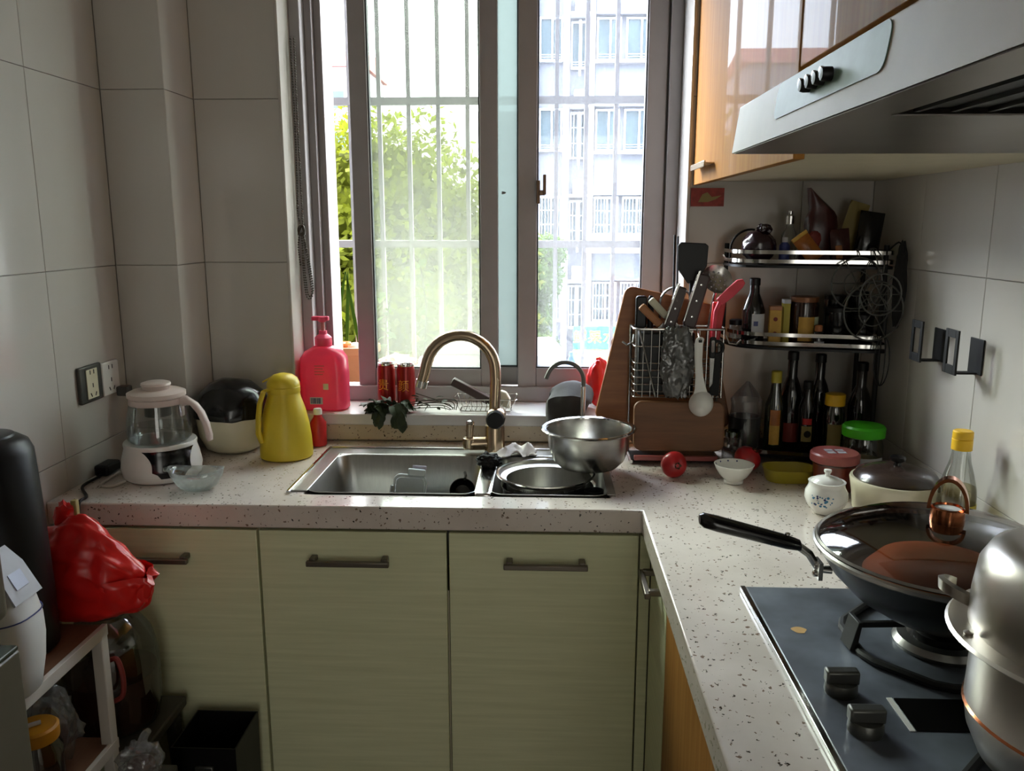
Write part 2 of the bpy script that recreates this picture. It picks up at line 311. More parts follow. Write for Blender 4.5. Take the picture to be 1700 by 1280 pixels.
def smooth_path(pts, n=6):
    P = [Vector(p) for p in pts]; out = []
    for i in range(len(P) - 1):
        p0, p1, p2, p3 = P[max(i - 1, 0)], P[i], P[i + 1], P[min(i + 2, len(P) - 1)]
        for k in range(n):
            t = k / n; out.append(0.5 * ((2 * p1) + (p2 - p0) * t + (2 * p0 - 5 * p1 + 4 * p2 - p3) * t * t + (3 * p1 - p0 - 3 * p2 + p3) * t ** 3))
    return out + [P[-1]]
def rrect(x0, y0, x1, y1, r, n=5):
    out = []
    for cx, cy, a in ((x1 - r, y1 - r, 0), (x0 + r, y1 - r, PI / 2), (x0 + r, y0 + r, PI), (x1 - r, y0 + r, 1.5 * PI)):
        for i in range(n + 1): out.append((cx + r * math.cos(a + PI / 2 * i / n), cy + r * math.sin(a + PI / 2 * i / n)))
    return out
def lettering(text, size, m, parent, loc, rot=(R(90), 0, 0), wrap=0, name='lettering', depth=0.0004):
    cu = bpy.data.curves.new('t', 'FONT'); cu.body = text; cu.size = size; cu.align_x = 'CENTER'; cu.align_y = 'CENTER'; cu.extrude = depth
    t = bpy.data.objects.new('t', cu); C.objects.link(t); dg = bpy.context.evaluated_depsgraph_get()
    me = bpy.data.meshes.new_from_object(t.evaluated_get(dg)); bpy.data.objects.remove(t)
    if wrap:
        bm = bmesh.new(); bm.from_mesh(me); bmesh.ops.triangulate(bm, faces=bm.faces)
        for _ in range(3):
            lg = [e for e in bm.edges if abs(e.verts[0].co.x - e.verts[1].co.x) > size * .12]
            if lg: bmesh.ops.subdivide_edges(bm, edges=lg, cuts=1); bmesh.ops.triangulate(bm, faces=bm.faces)
        for v in bm.verts:
            a = v.co.x / wrap; rr = wrap + v.co.z
            v.co = Vector((rr * math.sin(a), v.co.y, rr * math.cos(a) - wrap))
        bm.to_mesh(me); bm.free()
    me.materials.clear(); me.materials.append(MT[m]); me.name = name
    o = bpy.data.objects.new(name, me); C.objects.link(o); o.parent = parent; o.location = loc; o.rotation_euler = rot
    return o
def cells(xs, ys, z0, z1, solid_):
    mb = MB(); nx, ny = len(xs), len(ys); vid = {}
    def V(i, j, k):
        if (i, j, k) not in vid:
            vid[(i, j, k)] = len(mb.v); mb.v.append((xs[i], ys[j], z1 if k else z0))
        return vid[(i, j, k)]
    S = lambda i, j: 0 <= i < nx - 1 and 0 <= j < ny - 1 and solid_(i, j)
    for i in range(nx - 1):
        for j in range(ny - 1):
            if not S(i, j): continue
            mb.f.append((V(i, j, 1), V(i + 1, j, 1), V(i + 1, j + 1, 1), V(i, j + 1, 1))); mb.f.append((V(i, j, 0), V(i, j + 1, 0), V(i + 1, j + 1, 0), V(i + 1, j, 0)))
            if not S(i, j - 1): mb.f.append((V(i, j, 0), V(i + 1, j, 0), V(i + 1, j, 1), V(i, j, 1)))
            if not S(i, j + 1): mb.f.append((V(i + 1, j + 1, 0), V(i, j + 1, 0), V(i, j + 1, 1), V(i + 1, j + 1, 1)))
            if not S(i - 1, j): mb.f.append((V(i, j + 1, 0), V(i, j, 0), V(i, j, 1), V(i, j + 1, 1)))
            if not S(i + 1, j): mb.f.append((V(i + 1, j, 0), V(i + 1, j + 1, 0), V(i + 1, j + 1, 1), V(i + 1, j, 1)))
    return mb
_tile = {}
def tile_piece(parent, w_, h_, M):
    """one glazed tile, w_ x h_, 8 mm thick with a small chamfer, facing local -y"""
    key = (round(w_, 3), round(h_, 3)); g = 0.0006; d = 0.008; c = 0.0009
    if key not in _tile:
        a, b = w_ - g, h_ - g
        vs = [(g, 0, g), (a, 0, g), (a, 0, b), (g, 0, b), (g, -d + c, g), (a, -d + c, g), (a, -d + c, b), (g, -d + c, b), (g + c, -d, g + c), (a - c, -d, g + c), (a - c, -d, b - c), (g + c, -d, b - c)]
        fs = [(8, 9, 10, 11)] + [(i, (i + 1) % 4, 4 + (i + 1) % 4, 4 + i) for i in range(4)] + [(4 + i, 4 + (i + 1) % 4, 8 + (i + 1) % 4, 8 + i) for i in range(4)]
        me = bpy.data.meshes.new('tile'); me.from_pydata(vs, [], fs); me.materials.append(MT['tile']); _tile[key] = me
    o = bpy.data.objects.new('tile', _tile[key]); C.objects.link(o); o.parent = parent; o.matrix_local = M; return o
def tile_field(parent, cuts, zc, place):
    for a, b in zip(cuts, cuts[1:]):
        for z0, z1 in zip(zc, zc[1:]):
            if place.__code__.co_argcount == 4:
                M = place(a, b, z0, z1)
            else: M = place(a, z0)
            if M: tile_piece(parent, b - a, z1 - z0, M)

# ------------------------------------------------------------ room shell
ZC = [0.021, 0.446, 0.871, 1.296, 1.721, 2.146, 2.55]
XL, XR, YB = -1.093, 0.85, 2.25
fl = struct(MB().box((-1.3, -1.8, -0.1), (1.1, 2.52, 0.0)).build('floor', 'floor', smooth=False), 'dim brown tiled kitchen floor')
ce = struct(MB().box((-1.3, -1.8, 2.55), (1.1, 2.52, 2.65)).build('ceiling', 'plaster', smooth=False), 'plain white kitchen ceiling')
wl = struct(MB().box((-1.22, -1.70, 0), (XL - .008, YB + .008, 2.55)).build('wall_left', 'grout', smooth=False), 'pale tiled wall with the power sockets')
wr = struct(MB().box((XR + .008, -1.70, 0), (1.0, YB + .008, 2.55)).build('wall_right', 'grout', smooth=False), 'pale tiled wall behind the hob and cooker hood')
wb = struct(MB().box((-1.22, YB + .008, 0), (-.705, 2.52, 2.55)).box((.374, YB + .008, 0), (1.0, 2.52, 2.55)).box((-.705, YB + .008, 0), (.374, 2.52, .849)).box((-.705, YB + .008, 2.25), (.374, 2.52, 2.55)).build('wall_back', 'grout', smooth=False), 'pale tiled window wall')
wc = struct(MB().box((XL - .008, 2.088, 0), (-.941, YB + .008, 2.55)).build('wall_column', 'grout', smooth=False), 'boxed-in pipe column tiled like the wall')
wf = struct(MB().box((-1.22, -1.80, 0), (-.10, -1.70, 2.55)).box((.70, -1.80, 0), (1.0, -1.70, 2.55)).box((-.10, -1.80, 2.1), (.70, -1.70, 2.55)).build('wall_front', 'plaster', smooth=False), 'plastered wall with the doorway')
hb = struct(MB().box((-.6, -3.3, 0), (1.2, -3.2, 2.55)).box((-.7, -3.3, 0), (-.6, -1.8, 2.55)).box((1.2, -3.3, 0), (1.3, -1.8, 2.55)).box((-.7, -3.3, 2.55), (1.3, -1.8, 2.65)).box((-.7, -3.3, -.1), (1.3, -1.8, 0)).build('wall_hallway', 'plaster', smooth=False), 'plastered hallway beyond the doorway')
zt = ZC[1:]
yl = [2.08 - .3 * k for k in range(13)]
for y1, y0 in zip(yl, yl[1:]):
    for a, b in zip(zt, zt[1:]): tile_piece(wl, y1 - y0, b - a, TR((XL - .008, y0, a), (0, 0, R(90))))
yr = [2.25 - .3 * k for k in range(14)]
for y1, y0 in zip(yr, yr[1:]):
    for a, b in zip(zt, zt[1:]): tile_piece(wr, y1 - y0, b - a, TR((XR + .008, y1, a), (0, 0, R(-90))))
for a, b in zip(zt[0:], zt[1:]):
    tile_piece(wc, .160, b - a, TR((XL, 2.088, a)))
    tile_piece(wc, .170, b - a, TR((-.941, 2.080, a), (0, 0, R(90))))
    tile_piece(wb, .236, b - a, TR((-.933, YB + .008, a)))
    tile_piece(wb, .300, b - a, TR((.366, YB + .008, a)))
    tile_piece(wb, .184, b - a, TR((.666, YB + .008, a)))
for x0, x1 in zip((-.697, -.397, -.097, .203), (-.397, -.097, .203, .366)): tile_piece(wb, x1 - x0, .30, TR((x0, YB + .008, 2.25)))
struct(MB().box((-.705, 2.244, .849), (-.697, 2.345, 2.25)).build('trim_1', 'tile', bevel=.002), 'white reveal lining beside the blind chain')
struct(MB().box((.366, 2.244, .849), (.374, 2.44, 2.25)).build('trim_2', 'tile', bevel=.002), 'white reveal lining beside the upper cabinet')
struct(MB().box((-.70, 2.226, .849), (.37, 2.43, .88)).build('trim_3', 'sill', bevel=.003), 'white stone window sill')
struct(MB().box((-.70, 2.237, .803), (.80, 2.251, .849)).build('trim_4', 'stone_warm', bevel=.002), 'speckled stone upstand below the sill')

struct(MB().box((-22, 2.525, -5), (-.70, 2.60, 15)).box((.37, 2.525, -5), (20, 2.60, 15)).box((-.70, 2.525, -5), (.37, 2.60, .86)).box((-.70, 2.525, 2.27), (.37, 2.60, 15)).build('wall_exterior', 'facade', smooth=False), 'unseen outer wall of the kitchen building, added to shade the far block')  # unseen outer wall, added to keep sky light off the block opposite

# ------------------------------------------------------------ window
win = bpy.data.objects.new('window_1', None); C.objects.link(win); win.location = (0, 0, 0)
struct(win, 'grey aluminium sliding window above the sink')
MB().box((-.697, 2.341, .88), (-.668, 2.52, 2.25)).box((-.668, 2.385, .88), (-.648, 2.52, 2.25)).box((-.648, 2.41, .88), (-.628, 2.52, 2.25)).build('frame_jamb', 'frame', win, bevel=.002)
MB().box((.332, 2.40, .88), (.366, 2.52, 2.25)).box((.324, 2.43, .88), (.332, 2.52, 2.25)).build('frame_jamb', 'frame', win, bevel=.002)
MB().box((-.697, 2.405, .88), (.366, 2.418, .925)).box((-.697, 2.418, .88), (.366, 2.52, .915)).build('frame_sill', 'frame', win, bevel=.002)
MB().box((-.697, 2.405, 2.19), (.366, 2.52, 2.25)).build('frame_head', 'frame', win, bevel=.002)
def sash(name, x0, x1, y0, y1, z0, z1, sw, zb, pm):
    e = bpy.data.objects.new(name, None); C.objects.link(e); e.parent = win
    MB().box((x0, y0, z0), (x0 + sw, y1, z1)).build('stile', 'frame', e, bevel=.0025)
    MB().box((x1 - sw, y0, z0), (x1, y1, z1)).build('stile', 'frame', e, bevel=.0025)
    MB().box((x0 + sw, y0, z0), (x1 - sw, y1, zb)).build('rail', 'frame', e, bevel=.0025)
    MB().box((x0 + sw, y0, z1 - .05), (x1 - sw, y1, z1)).build('rail', 'frame', e, bevel=.0025)
    g = .004; ym = (y0 + y1) / 2
    MB().box((x0 + sw, y0 + .004, zb), (x0 + sw + g, y1 - .004, z1 - .05)).box((x1 - sw - g, y0 + .004, zb), (x1 - sw, y1 - .004, z1 - .05)).box((x0 + sw, y0 + .004, zb), (x1 - sw, y1 - .004, zb + g)).build('gasket', 'gasket', e, smooth=False)
    MB().box((x0 + sw, ym - .002, zb), (x1 - sw, ym + .002, z1 - .05)).build('pane', pm, e, smooth=False)
    return e
sash('inner_sash', -.559, -.141, 2.424, 2.454, .920, 2.20, .051, .975, 'pane_left')
sash('outer_sash', -.192, -.062, 2.462, 2.490, .920, 2.20, .022, .975, 'pane_strip')
sash('fixed_light', -.083, .328, 2.418, 2.455, .905, 2.20, .054, .980, 'pane_right')
lt = MB().box((-.030, 2.408, 1.455), (-.020, 2.420, 1.52)).box((-.024, 2.396, 1.478), (-.006, 2.410, 1.492)).box((-.012, 2.392, 1.480), (-.003, 2.404, 1.535)).build('latch', 'latch', win, bevel=.0015)
MB().lathe([(.004, 0), (.004, .006), (.0015, .012)], 12, TR((-.131, 2.450, 1.487), (0, R(90), 0))).build('bump_stop', 'bars', win)

# ------------------------------------------------------------ worktop and base cabinets
WX = [XL, -.941, -.545, .145, .208, XR]
WY = [.10, 1.69, 1.772, 2.088, 2.12, 2.25]
def wt(i, j):
    if j == 0: return i == 4
    if j in (2, 3) and i == 2: return False          # sink cutout
    return not (i == 0 and j >= 3)                   # the pipe column stands here
wtop = cells(WX, WY, .748, .800, wt).build('worktop', 'stone', bevel=.0035)
tag(wtop, 'L-shaped speckled cream stone worktop with the sink cutout', 'worktop')
def handle(parent, c, L, axis):
    mb = MB(); h = L / 2
    for s_ in (-1, 1):
        if axis == 'x': mb.box((c[0] + s_ * (h - .012) - .007, c[1] - .026, c[2] - .006), (c[0] + s_ * (h - .012) + .007, c[1], c[2] + .006))
        else: mb.box((c[0] - .026, c[1] + s_ * (h - .012) - .007, c[2] - .006), (c[0], c[1] + s_ * (h - .012) + .007, c[2] + .006))
    if axis == 'x': mb.box((c[0] - h, c[1] - .034, c[2] - .010), (c[0] + h, c[1] - .022, c[2] + .002))
    else: mb.box((c[0] - .034, c[1] - h, c[2] - .010), (c[0] - .022, c[1] + h, c[2] + .002))
    return mb.build('handle', 'handle', parent, bevel=.002)
def base_unit(x0, x1, label, hx, dp=.50, zl=.744, zr=.744):
    e = thing('base_cabinet', label, 'cabinet', (x0, 1.71, 0)); W = x1 - x0
    mb = MB().box((0.0, .002, .10), (.016, dp, zl)).box((W - .016, .002, .10), (W, dp, zr)).box((.016, .002, .10), (W - .016, dp, .116)).box((.016, dp - .02, .116), (W - .016, dp, .744))
    mb.build('body', 'carcass', e, smooth=False)
    MB().box((.01, .03, 0), (W - .01, .045, .10)).build('kick_board', 'kick', e, smooth=False)
    d = MB().box((.0022, -.018, .105), (W - .0022, 0, .742)).build('door', 'door', e, bevel=.002)
    handle(d, (hx - x0, -.018, .683), .18, 'x')
    return e
base_unit(-1.040, -.6275, 'cream base cabinet behind the small storage shelf with the red bag', -.865, .36)
base_unit(-.6265, -.2105, 'cream base cabinet below the faucet side of the sink', -.424, zr=.60)
base_unit(-.2095, .205, 'cream base cabinet below the stacked steel bowls', .003, zl=.60)
e = thing('filler_panel', 'cream filler panel closing the inner corner of the base cabinets', 'panel', (.205, 1.705, 0))
MB().box((.001, -.012, .105), (.024, .05, .742)).build('panel_board', 'door', e, bevel=.0015)
e = thing('filler_panel', 'cream filler strip between the storage shelf cabinet and the socket wall', 'panel', (XL, 1.71, 0))
MB().box((.002, -.016, .105), (.050, .02, .742)).build('panel_board', 'door', e, bevel=.0015)
def side_unit(y0, y1, label, doormat, hy, hl):
    e = thing('base_cabinet', label, 'cabinet', (.240, y0, 0)); L = y1 - y0
    MB().box((.002, 0, .10), (.55, .016, .744)).box((.002, L - .016, .10), (.55, L, .744)).box((.002, .016, .10), (.55, L - .016, .116)).build('body', 'carcass', e, smooth=False)
    MB().box((.03, .01, 0), (.045, L - .01, .10)).build('kick_board', 'kick', e, smooth=False)
    d = MB().box((-.010, .002, .105), (0, L - .002, .742)).build('door', doormat, e, bevel=.002)
    if hl: handle(d, (-.010, hy - y0, .69), hl, 'y')
side_unit(1.455, 1.690, 'narrow cream base cabinet at the inner corner beside the hob run', 'door', 1.575, .12)
side_unit(.95, 1.453, 'honey wood base cabinet below the hob', 'wood_gloss', 1.2, 0)
side_unit(.30, .948, 'honey wood base cabinet nearest the doorway', 'wood_gloss', .6, .16)

# ------------------------------------------------------------ sink
sk = thing('kitchen_sink', 'double-bowl stainless steel sink set into the worktop', 'sink', (0, 0, 0))
SX = [-.583, -.545, -.155, -.125, .145, .159]; SY = [1.772, 2.095, 2.15]
cells([-.583, -.540, -.160, -.120, .140, .159], [1.765, 1.785, 2.09, 2.15], .8005, .8045, lambda i, j: not (j == 1 and i in (1, 3)) and not (j == 0)).build('rim', 'sinksteel', sk, bevel=.0015)
MB().box((-.583, 1.765, .8035), (-.575, 2.15, .809)).box((-.583, 2.142, .8035), (.159, 2.15, .809)).build('raised_edge', 'chrome', sk, bevel=.002)
def basin(x0, x1, y0, y1, zb):
    rings = []
    for ins, z, r in ((-.004, .8045, .035), (0, .800, .035), (.008, .70, .045), (.016, zb + .02, .055), (.035, zb, .05)):
        rings.append([(x, y, z) for x, y in rrect(x0 + ins, y0 + ins, x1 - ins, y1 - ins, r)])
    b = MB(); b.loft(rings, cap=False); n = len(rings[0]); b.f.append(tuple((len(rings) - 1) * n + i for i in range(n)))
    o = b.build('basin', 'sinksteel', sk, ang=60, solid=.0012)
    cx, cy = (x0 + x1) / 2, (y0 + y1) / 2 + .03
    MB().lathe([(.045, zb + .0015), (.045, zb + .004), (.036, zb + .005), (.034, zb + .002), (.008, zb + .001), (.008, zb + .006), (.0005, zb + .007)], 28, TR((cx, cy, 0))).build('drain', 'chrome', sk)
basin(-.541, -.159, 1.777, 2.088, .615)
basin(-.121, .141, 1.777, 2.088, .615)
MB().box((-.159, 1.774, .790), (-.121, 2.088, .8055)).build('divider', 'chrome', sk, bevel=.006, seg=3)

# main faucet
FY = 2.115
fc = thing('kitchen_faucet', 'tall brushed faucet with a high curved spout and side lever', 'faucet', (-.133, FY, .8))
MB().lathe([(.0268, .003), (.0268, .010), (.0262, .012), (.0262, .075), (.025, .078), (.025, .08)], 32).build('base', 'brass', fc)
sp = [(0, 0, .078), (0, 0, .13), (.003, 0, .20)] + [(-.088 + .090 * math.cos(a), 0, .225 + .092 * math.sin(a)) for a in [R(x) for x in range(0, 166, 11)]]
sp += [(-.184, 0, .213), (-.192, 0, .186)]
MB().tube(sp, .0148, 16).build('spout', 'brass', fc)
MB().tube([(-.1885, 0, .198), (-.1935, 0, .180)], .0165, 16).build('aerator', 'chrome', fc)
MB().lathe([(.0, -.034), (.023, -.034), (.025, -.030), (.025, .018), (.022, .022)], 28, TR((.004, 0, .103), (R(90), 0, 0))).build('pivot_housing', 'brass', fc)
MB().lathe([(.0, .0), (.024, 0), (.0245, .006), (.021, .011), (.0, .012)], 28, TR((.004, -.033, .103), (R(90), 0, 0))).build('pivot_cap', 'iron', fc)
MB().tube([(-.012, 0, .030), (-.066, -.004, .030)], .018, 20).tube([(-.066, -.004, .018), (-.066, -.004, .046)], [.0185, .0185], 20).build('valve_body', 'brass', fc, bevel=.002)
MB().tube([(-.066, -.004, .045), (-.065, -.004, .072), (-.064, -.004, .083)], [.009, .010, .0105], 16).build('lever', 'brass', fc)
MB().lathe([(0, -.006), (.009, -.005), (.0115, 0), (.009, .006), (0, .008)], 16, TR((-.064, -.004, .086))).build('lever_knob', 'chrome', fc)

# drinking water faucet
sf = thing('water_filter_faucet', 'slim arched drinking water faucet with a dark spout', 'faucet', (.096, 2.185, .8))
MB().lathe([(.022, .002), (.022, .008), (.014, .012), (.011, .03), (.0075, .034)], 24).build('base', 'chrome', sf)
MB().tube([(.004, 0, .03), (.004, 0, .10), (.005, 0, .172)], .0072, 12).build('stem', 'steel', sf)
MB().tube([(.005, 0, .17)] + [(-.044 + .049 * math.cos(a), 0, .187 + .050 * math.sin(a)) for a in [R(x) for x in range(0, 161, 10)]] + [(-.095, 0, .192)], .0058, 12).build('spout', 'aludark', sf)

# ------------------------------------------------------------ hob
CT = .8006
hob = thing('gas_hob', 'black glass two-burner gas hob with a steel edge strip', 'hob', (.328, .56, CT))
MB().box((.006, 0, 0), (.475, .742, .008)).build('glass_top', 'hob', hob, bevel=.002)
MB().box((-.002, -.002, 0), (.006, .744, .0085)).box((-.002, .742, 0), (.475, .745, .006)).build('edge_strip', 'chrome', hob, bevel=.001)
MB().box((.115, .345, .0081), (.30, .415, .0088)).build('display_panel', 'hobblack', hob, smooth=False)
MB().box((.107, .345, .0081), (.1135, .415, .0092)).build('display_edge', 'white', hob, smooth=False)
MB().add([(p[0] * .011 + .050, p[1] * .010 + .592, .0086) for p in [(math.cos(a) * (1 + .15 * math.sin(3 * a)), math.sin(a) * (1 - .2 * (math.cos(a) > .6))) for a in [2 * PI * k / 18 for k in range(18)]]], [tuple(range(18))]).build('peeling_sticker', 'label', hob, smooth=False)
for k, y in enumerate((.427, .343)):
    kn = MB().lathe([(.020, .008), (.021, .012), (.020, .022), (.019, .024), (0, .024)], 24, TR((.054, y, 0))).build('knob_base', 'aludark', hob)
    MB().box((.054 - .021, y - .0085, .022), (.054 + .021, y + .0085, .040)).build('knob', 'aludark', kn, bevel=.003)
def burner(cx, cy):
    b = MB().lathe([(.062, .008), (.064, .014), (.058, .022), (.045, .024), (.040, .018)], 40, TR((cx, cy, 0))).build('burner_ring', 'burner', hob)
    MB().lathe([(.036, .018), (.036, .030), (.030, .034), (.012, .034), (.010, .030), (.0, .030)], 32, TR((cx, cy, 0))).build('burner_cap', 'iron', b)
    pts = []
    for k in range(8):
        a = PI / 8 + k * PI / 4; pts.append((cx + .135 * math.cos(a), cy + .135 * math.sin(a), .0135))
    g = MB().tube([p for q in range(8) for p in (Vector(pts[q]).lerp(Vector(pts[(q + 1) % 8]), .12), Vector(pts[q]).lerp(Vector(pts[(q + 1) % 8]), .88))], .0062, 8, True).build('pan_support', 'iron', hob)
    for k in range(4):
        M = TR((cx, cy, 0), (0, 0, k * PI / 2 + R(4)))
        MB().add([(-.138, -.017, .010), (-.138, .017, .010), (-.128, -.017, .052), (-.128, .017, .052), (-.122, -.017, .052), (-.122, .017, .052), (-.128, -.017, .010), (-.128, .017, .010)], [(0, 1, 3, 2), (2, 3, 5, 4), (4, 5, 7, 6), (0, 2, 4, 6), (1, 7, 5, 3), (0, 6, 7, 1)], M).box((-.125, -.004, .038), (-.055, .004, .046), M).build('support_fin', 'iron', g, bevel=.001)
burner(.238, .556)
burner(.238, .190)

# wok and lid
wk = thing('wok', 'black wok with a bare steel rim and long black handle on the hob', 'wok', (.562, 1.118, .8525))
MB().shell([(.060, 0), (.085, .008), (.120, .030), (.150, .060), (.168, .088), (.1735, .098)], .0025, 64).build('pan', 'wok', wk, ang=70)
MB().lathe([(.1715, .092), (.1755, .095), (.1765, .100), (.174, .1025), (.169, .1005), (.1665, .094)], 64).build('rim', 'wokrim', wk)
D = Vector((-.325, .04, .012)); D.normalize(); S0 = Vector((-.172, .016, .070))
hd = [Vector((-.150, .016, .060)), Vector((-.168, .018, .060)), Vector((-.182, .020, .082)), Vector((-.200, .021, .095))]
MB().tube(hd, .006, 10).box((-.172, .004, .048), (-.166, .030, .074)).build('handle_bracket', 'steel', wk)
for z in (.054, .068): MB().lathe([(.005, 0), (.005, .003), (.002, .005)], 10, TR((-.172, .017, z), (0, R(-90), 0))).build('rivet', 'steel', wk)
rings = []
for t, hw, hh in ((0, .010, .008), (.02, .0125, .0105), (.09, .0135, .0115), (.120, .0145, .012), (.140, .013, .011), (.146, .008, .007)):
    c = Vector((-.196, .021, .0945)) + Vector((-.960, .09, .22)).normalized() * t
    rings.append([(c.x, c.y + hw * math.cos(a), c.z + hh * math.sin(a)) for a in [2 * PI * k / 14 for k in range(14)]])
hg = MB().loft(rings).build('handle_grip', 'blackg', wk)
MB().lathe([(.004, 0), (.004, .002), (0, .003)], 10, TR((-.214, .022, .1100))).build('rivet', 'chrome', hg)
ld = thing('glass_wok_cover', 'domed brown glass lid with a copper ring knob on the wok', 'lid', (.558, 1.118, .9535))
MB().lathe([(.166, .003), (.150, .015), (.120, .028), (.080, .037), (.040, .041), (.014, .042)], 64, bot=False, top=False).build('glass_dome', 'lidglass', ld)
MB().lathe([(.1665, .0005), (.1695, .003), (.1675, .0065), (.164, .004)], 64).build('edge_band', 'wokrim', ld)
kb = MB().lathe([(.022, .040), (.0225, .044), (.0215, .060), (.019, .062), (.018, .057), (.0, .057)], 36).build('knob_collar', 'copper', ld)
MB().loft([[(px_ * 1, py_, pz_) for px_, py_, pz_ in ((cx_ * .026, -.009, .058 + sz_ * .046), (cx_ * .026, .009, .058 + sz_ * .046), (cx_ * .0215, .009, .058 + sz_ * .041), (cx_ * .0215, -.009, .058 + sz_ * .041))] for cx_, sz_ in [(math.cos(a), math.sin(a)) for a in [R(x) for x in range(0, 181, 12)]]], TR((0, 0, 0), (0, 0, R(-28)))).build('knob_ring', 'copper', ld)
MB().lathe([(.0, .0572), (.017, .0572), (.017, .059), (0, .059)], 24).build('knob_disc', 'white', kb)
# reddish disc under the lid, its colour standing in for a warm reflection
fd = MB().lathe([(.098, .055), (.100, .062), (.080, .084), (.050, .094), (0, .096)], 44, TR((.552, 1.110, .8525))).build('reflection_disc', 'terracotta', None)
tag(fd, 'reddish brown disc under the wok lid, standing in for a warm reflection', 'plate')

# aluminium steamer pot at the near burner
sp_ = thing('steamer_pot', 'brushed aluminium steamer pot with an upturned bowl on top', 'pot', (.552, .770, .8525))
MB().lathe([(.085, 0), (.103, .010), (.114, .035), (.118, .06), (.117, .10), (.115, .140)], 64).build('pot_body', 'alu', sp_)
MB().lathe([(.1172, .058), (.1200, .060), (.1178, .0625)], 64).build('copper_band', 'copper', sp_)
MB().lathe([(.112, .138), (.140, .1405), (.143, .143), (.140, .146), (.116, .147)], 64).build('flange', 'alu', sp_)
MB().lathe([(.122, .1465), (.1215, .178), (.118, .208), (.109, .225), (.095, .233), (.078, .235), (.076, .2345)], 64, top=False, bot=False).build('top_bowl', 'alu', sp_)
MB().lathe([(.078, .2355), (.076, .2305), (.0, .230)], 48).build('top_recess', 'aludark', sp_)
MB().loft([[(-.098 - .024 * math.sin(a) + dx, .080 + .024 * math.cos(a), .158 + dz + .010 * math.sin(a)) for dx, dz in ((0, -.007), (-.005, -.006), (-.006, .006), (0, .007))] for a in [R(x) for x in range(0, 181, 15)]]).build('ear_handle', 'alu', sp_)
MB().lathe([(.004, 0), (.005, .003), (0, .005)], 10, TR((-.130, .01, .146))).build('rivet', 'alu', sp_)

# ------------------------------------------------------------ cooker hood
hd_ = thing('cooker_hood', 'pale steel cooker hood with a green glass control strip', 'cooker hood', (.276, .42, 1.503))
MB().add([(0, 0, 0), (.009, 0, .066), (.30, 0, .20), (.573, 0, .20), (.573, 0, 0), (0, .88, 0), (.009, .88, .066), (.30, .88, .20), (.573, .88, .20), (.573, .88, 0)],
         [(0, 1, 6, 5), (1, 2, 7, 6), (2, 3, 8, 7), (3, 4, 9, 8), (0, 4, 3, 2, 1), (5, 6, 7, 8, 9)]).build('canopy', 'hood', hd_, smooth=False, bevel=.0015)
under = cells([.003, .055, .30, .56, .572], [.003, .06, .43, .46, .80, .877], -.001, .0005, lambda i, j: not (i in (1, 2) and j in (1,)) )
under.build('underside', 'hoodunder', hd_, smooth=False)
MB().box((.050, .055, .006), (.56, .435, .012)).build('filter', 'filt', hd_, smooth=False)
for x in [.075 + .035 * k for k in range(14)]: MB().box((x, .062, .002), (x + .006, .428, .006)).build('filter_slat', 'filt', hd_, smooth=False)
def onlip(y, z, d=0.0):
    return (z / .066 * .009 - d, y, z)
pn = [onlip(y, z, .0014) for y, z in rrect(.318, .022, .660, .0645, .013)]
n = len(pn); MB().add(pn + [(p[0] + .001, p[1], p[2]) for p in pn], [tuple(range(n))] + [(i, (i + 1) % n, n + (i + 1) % n, n + i) for i in range(n)]).build('control_strip', 'hoodpanel', hd_, smooth=False)
for k in range(4):
    b_ = MB().lathe([(.0072, 0), (.0072, .007), (.0060, .0105), (0, .011)], 16, TR(onlip(.455 + .0235 * k, .042, .002), (0, R(-90), 0))).build('button', 'black', hd_)
    MB().lathe([(.0056, 0), (.0056, .003), (0, .0034)], 14, TR(onlip(.466 + .0235 * k, .046, .008), (0, R(-90), 0))).build('button_cap', 'white', b_)

# ------------------------------------------------------------ upper cabinet
uc = thing('upper_cabinet', 'glossy honey wood wall cabinet between the window and the hood', 'cabinet', (.399, 1.318, 1.508))
MB().box((0, .002, 0), (.450, .926, .018)).box((0, .002, .018), (.450, .02, .72)).box((0, .908, .018), (.450, .926, .72)).box((0, .002, .702), (.450, .926, .72)).box((.44, .02, .018), (.450, .908, .702)).build('body', 'carcass', uc, smooth=False)
d = MB().box((-.018, .030, -.010), (0, .926, .72)).build('door', 'wood_gloss', uc, bevel=.0012)
MB().box((-.040, .655, .026), (-.018, .835, .030)).box((-.042, .655, .020), (-.038, .835, .034)).build('handle', 'brass', d, bevel=.001)
ub = thing('upper_cabinet', 'glossy honey wood wall cabinet above the cooker hood', 'cabinet', (.399, .42, 1.720))
MB().box((0, 0, 0), (.450, .896, .018)).box((0, 0, .018), (.450, .02, .508)).box((0, .876, .018), (.450, .896, .508)).box((0, 0, .490), (.450, .896, .508)).box((.44, .02, .018), (.450, .876, .490)).build('body', 'carcass', ub, smooth=False)
MB().box((-.018, .462, -.088), (0, .920, .508)).build('door', 'wood_gloss', ub, bevel=.0012)
MB().box((-.018, .0, -.088), (0, .458, .508)).build('door', 'wood_gloss', ub, bevel=.0012)
st = MB().box((.376, 2.2405, 1.444), (.462, 2.2418, 1.491)).build('wall_sticker', 'sticker')
tag(st, 'small red patterned sticker on the tiles under the upper cabinet', 'sticker')
mk = MB().add([(.395, 2.240, 1.455), (.405, 2.240, 1.475), (.418, 2.240, 1.480), (.43, 2.240, 1.468), (.455, 2.240, 1.472), (.44, 2.240, 1.462), (.42, 2.240, 1.455)], [(0, 1, 2, 3, 4, 5, 6)]).build('sticker_motif', 'tanleaf', st, smooth=False)

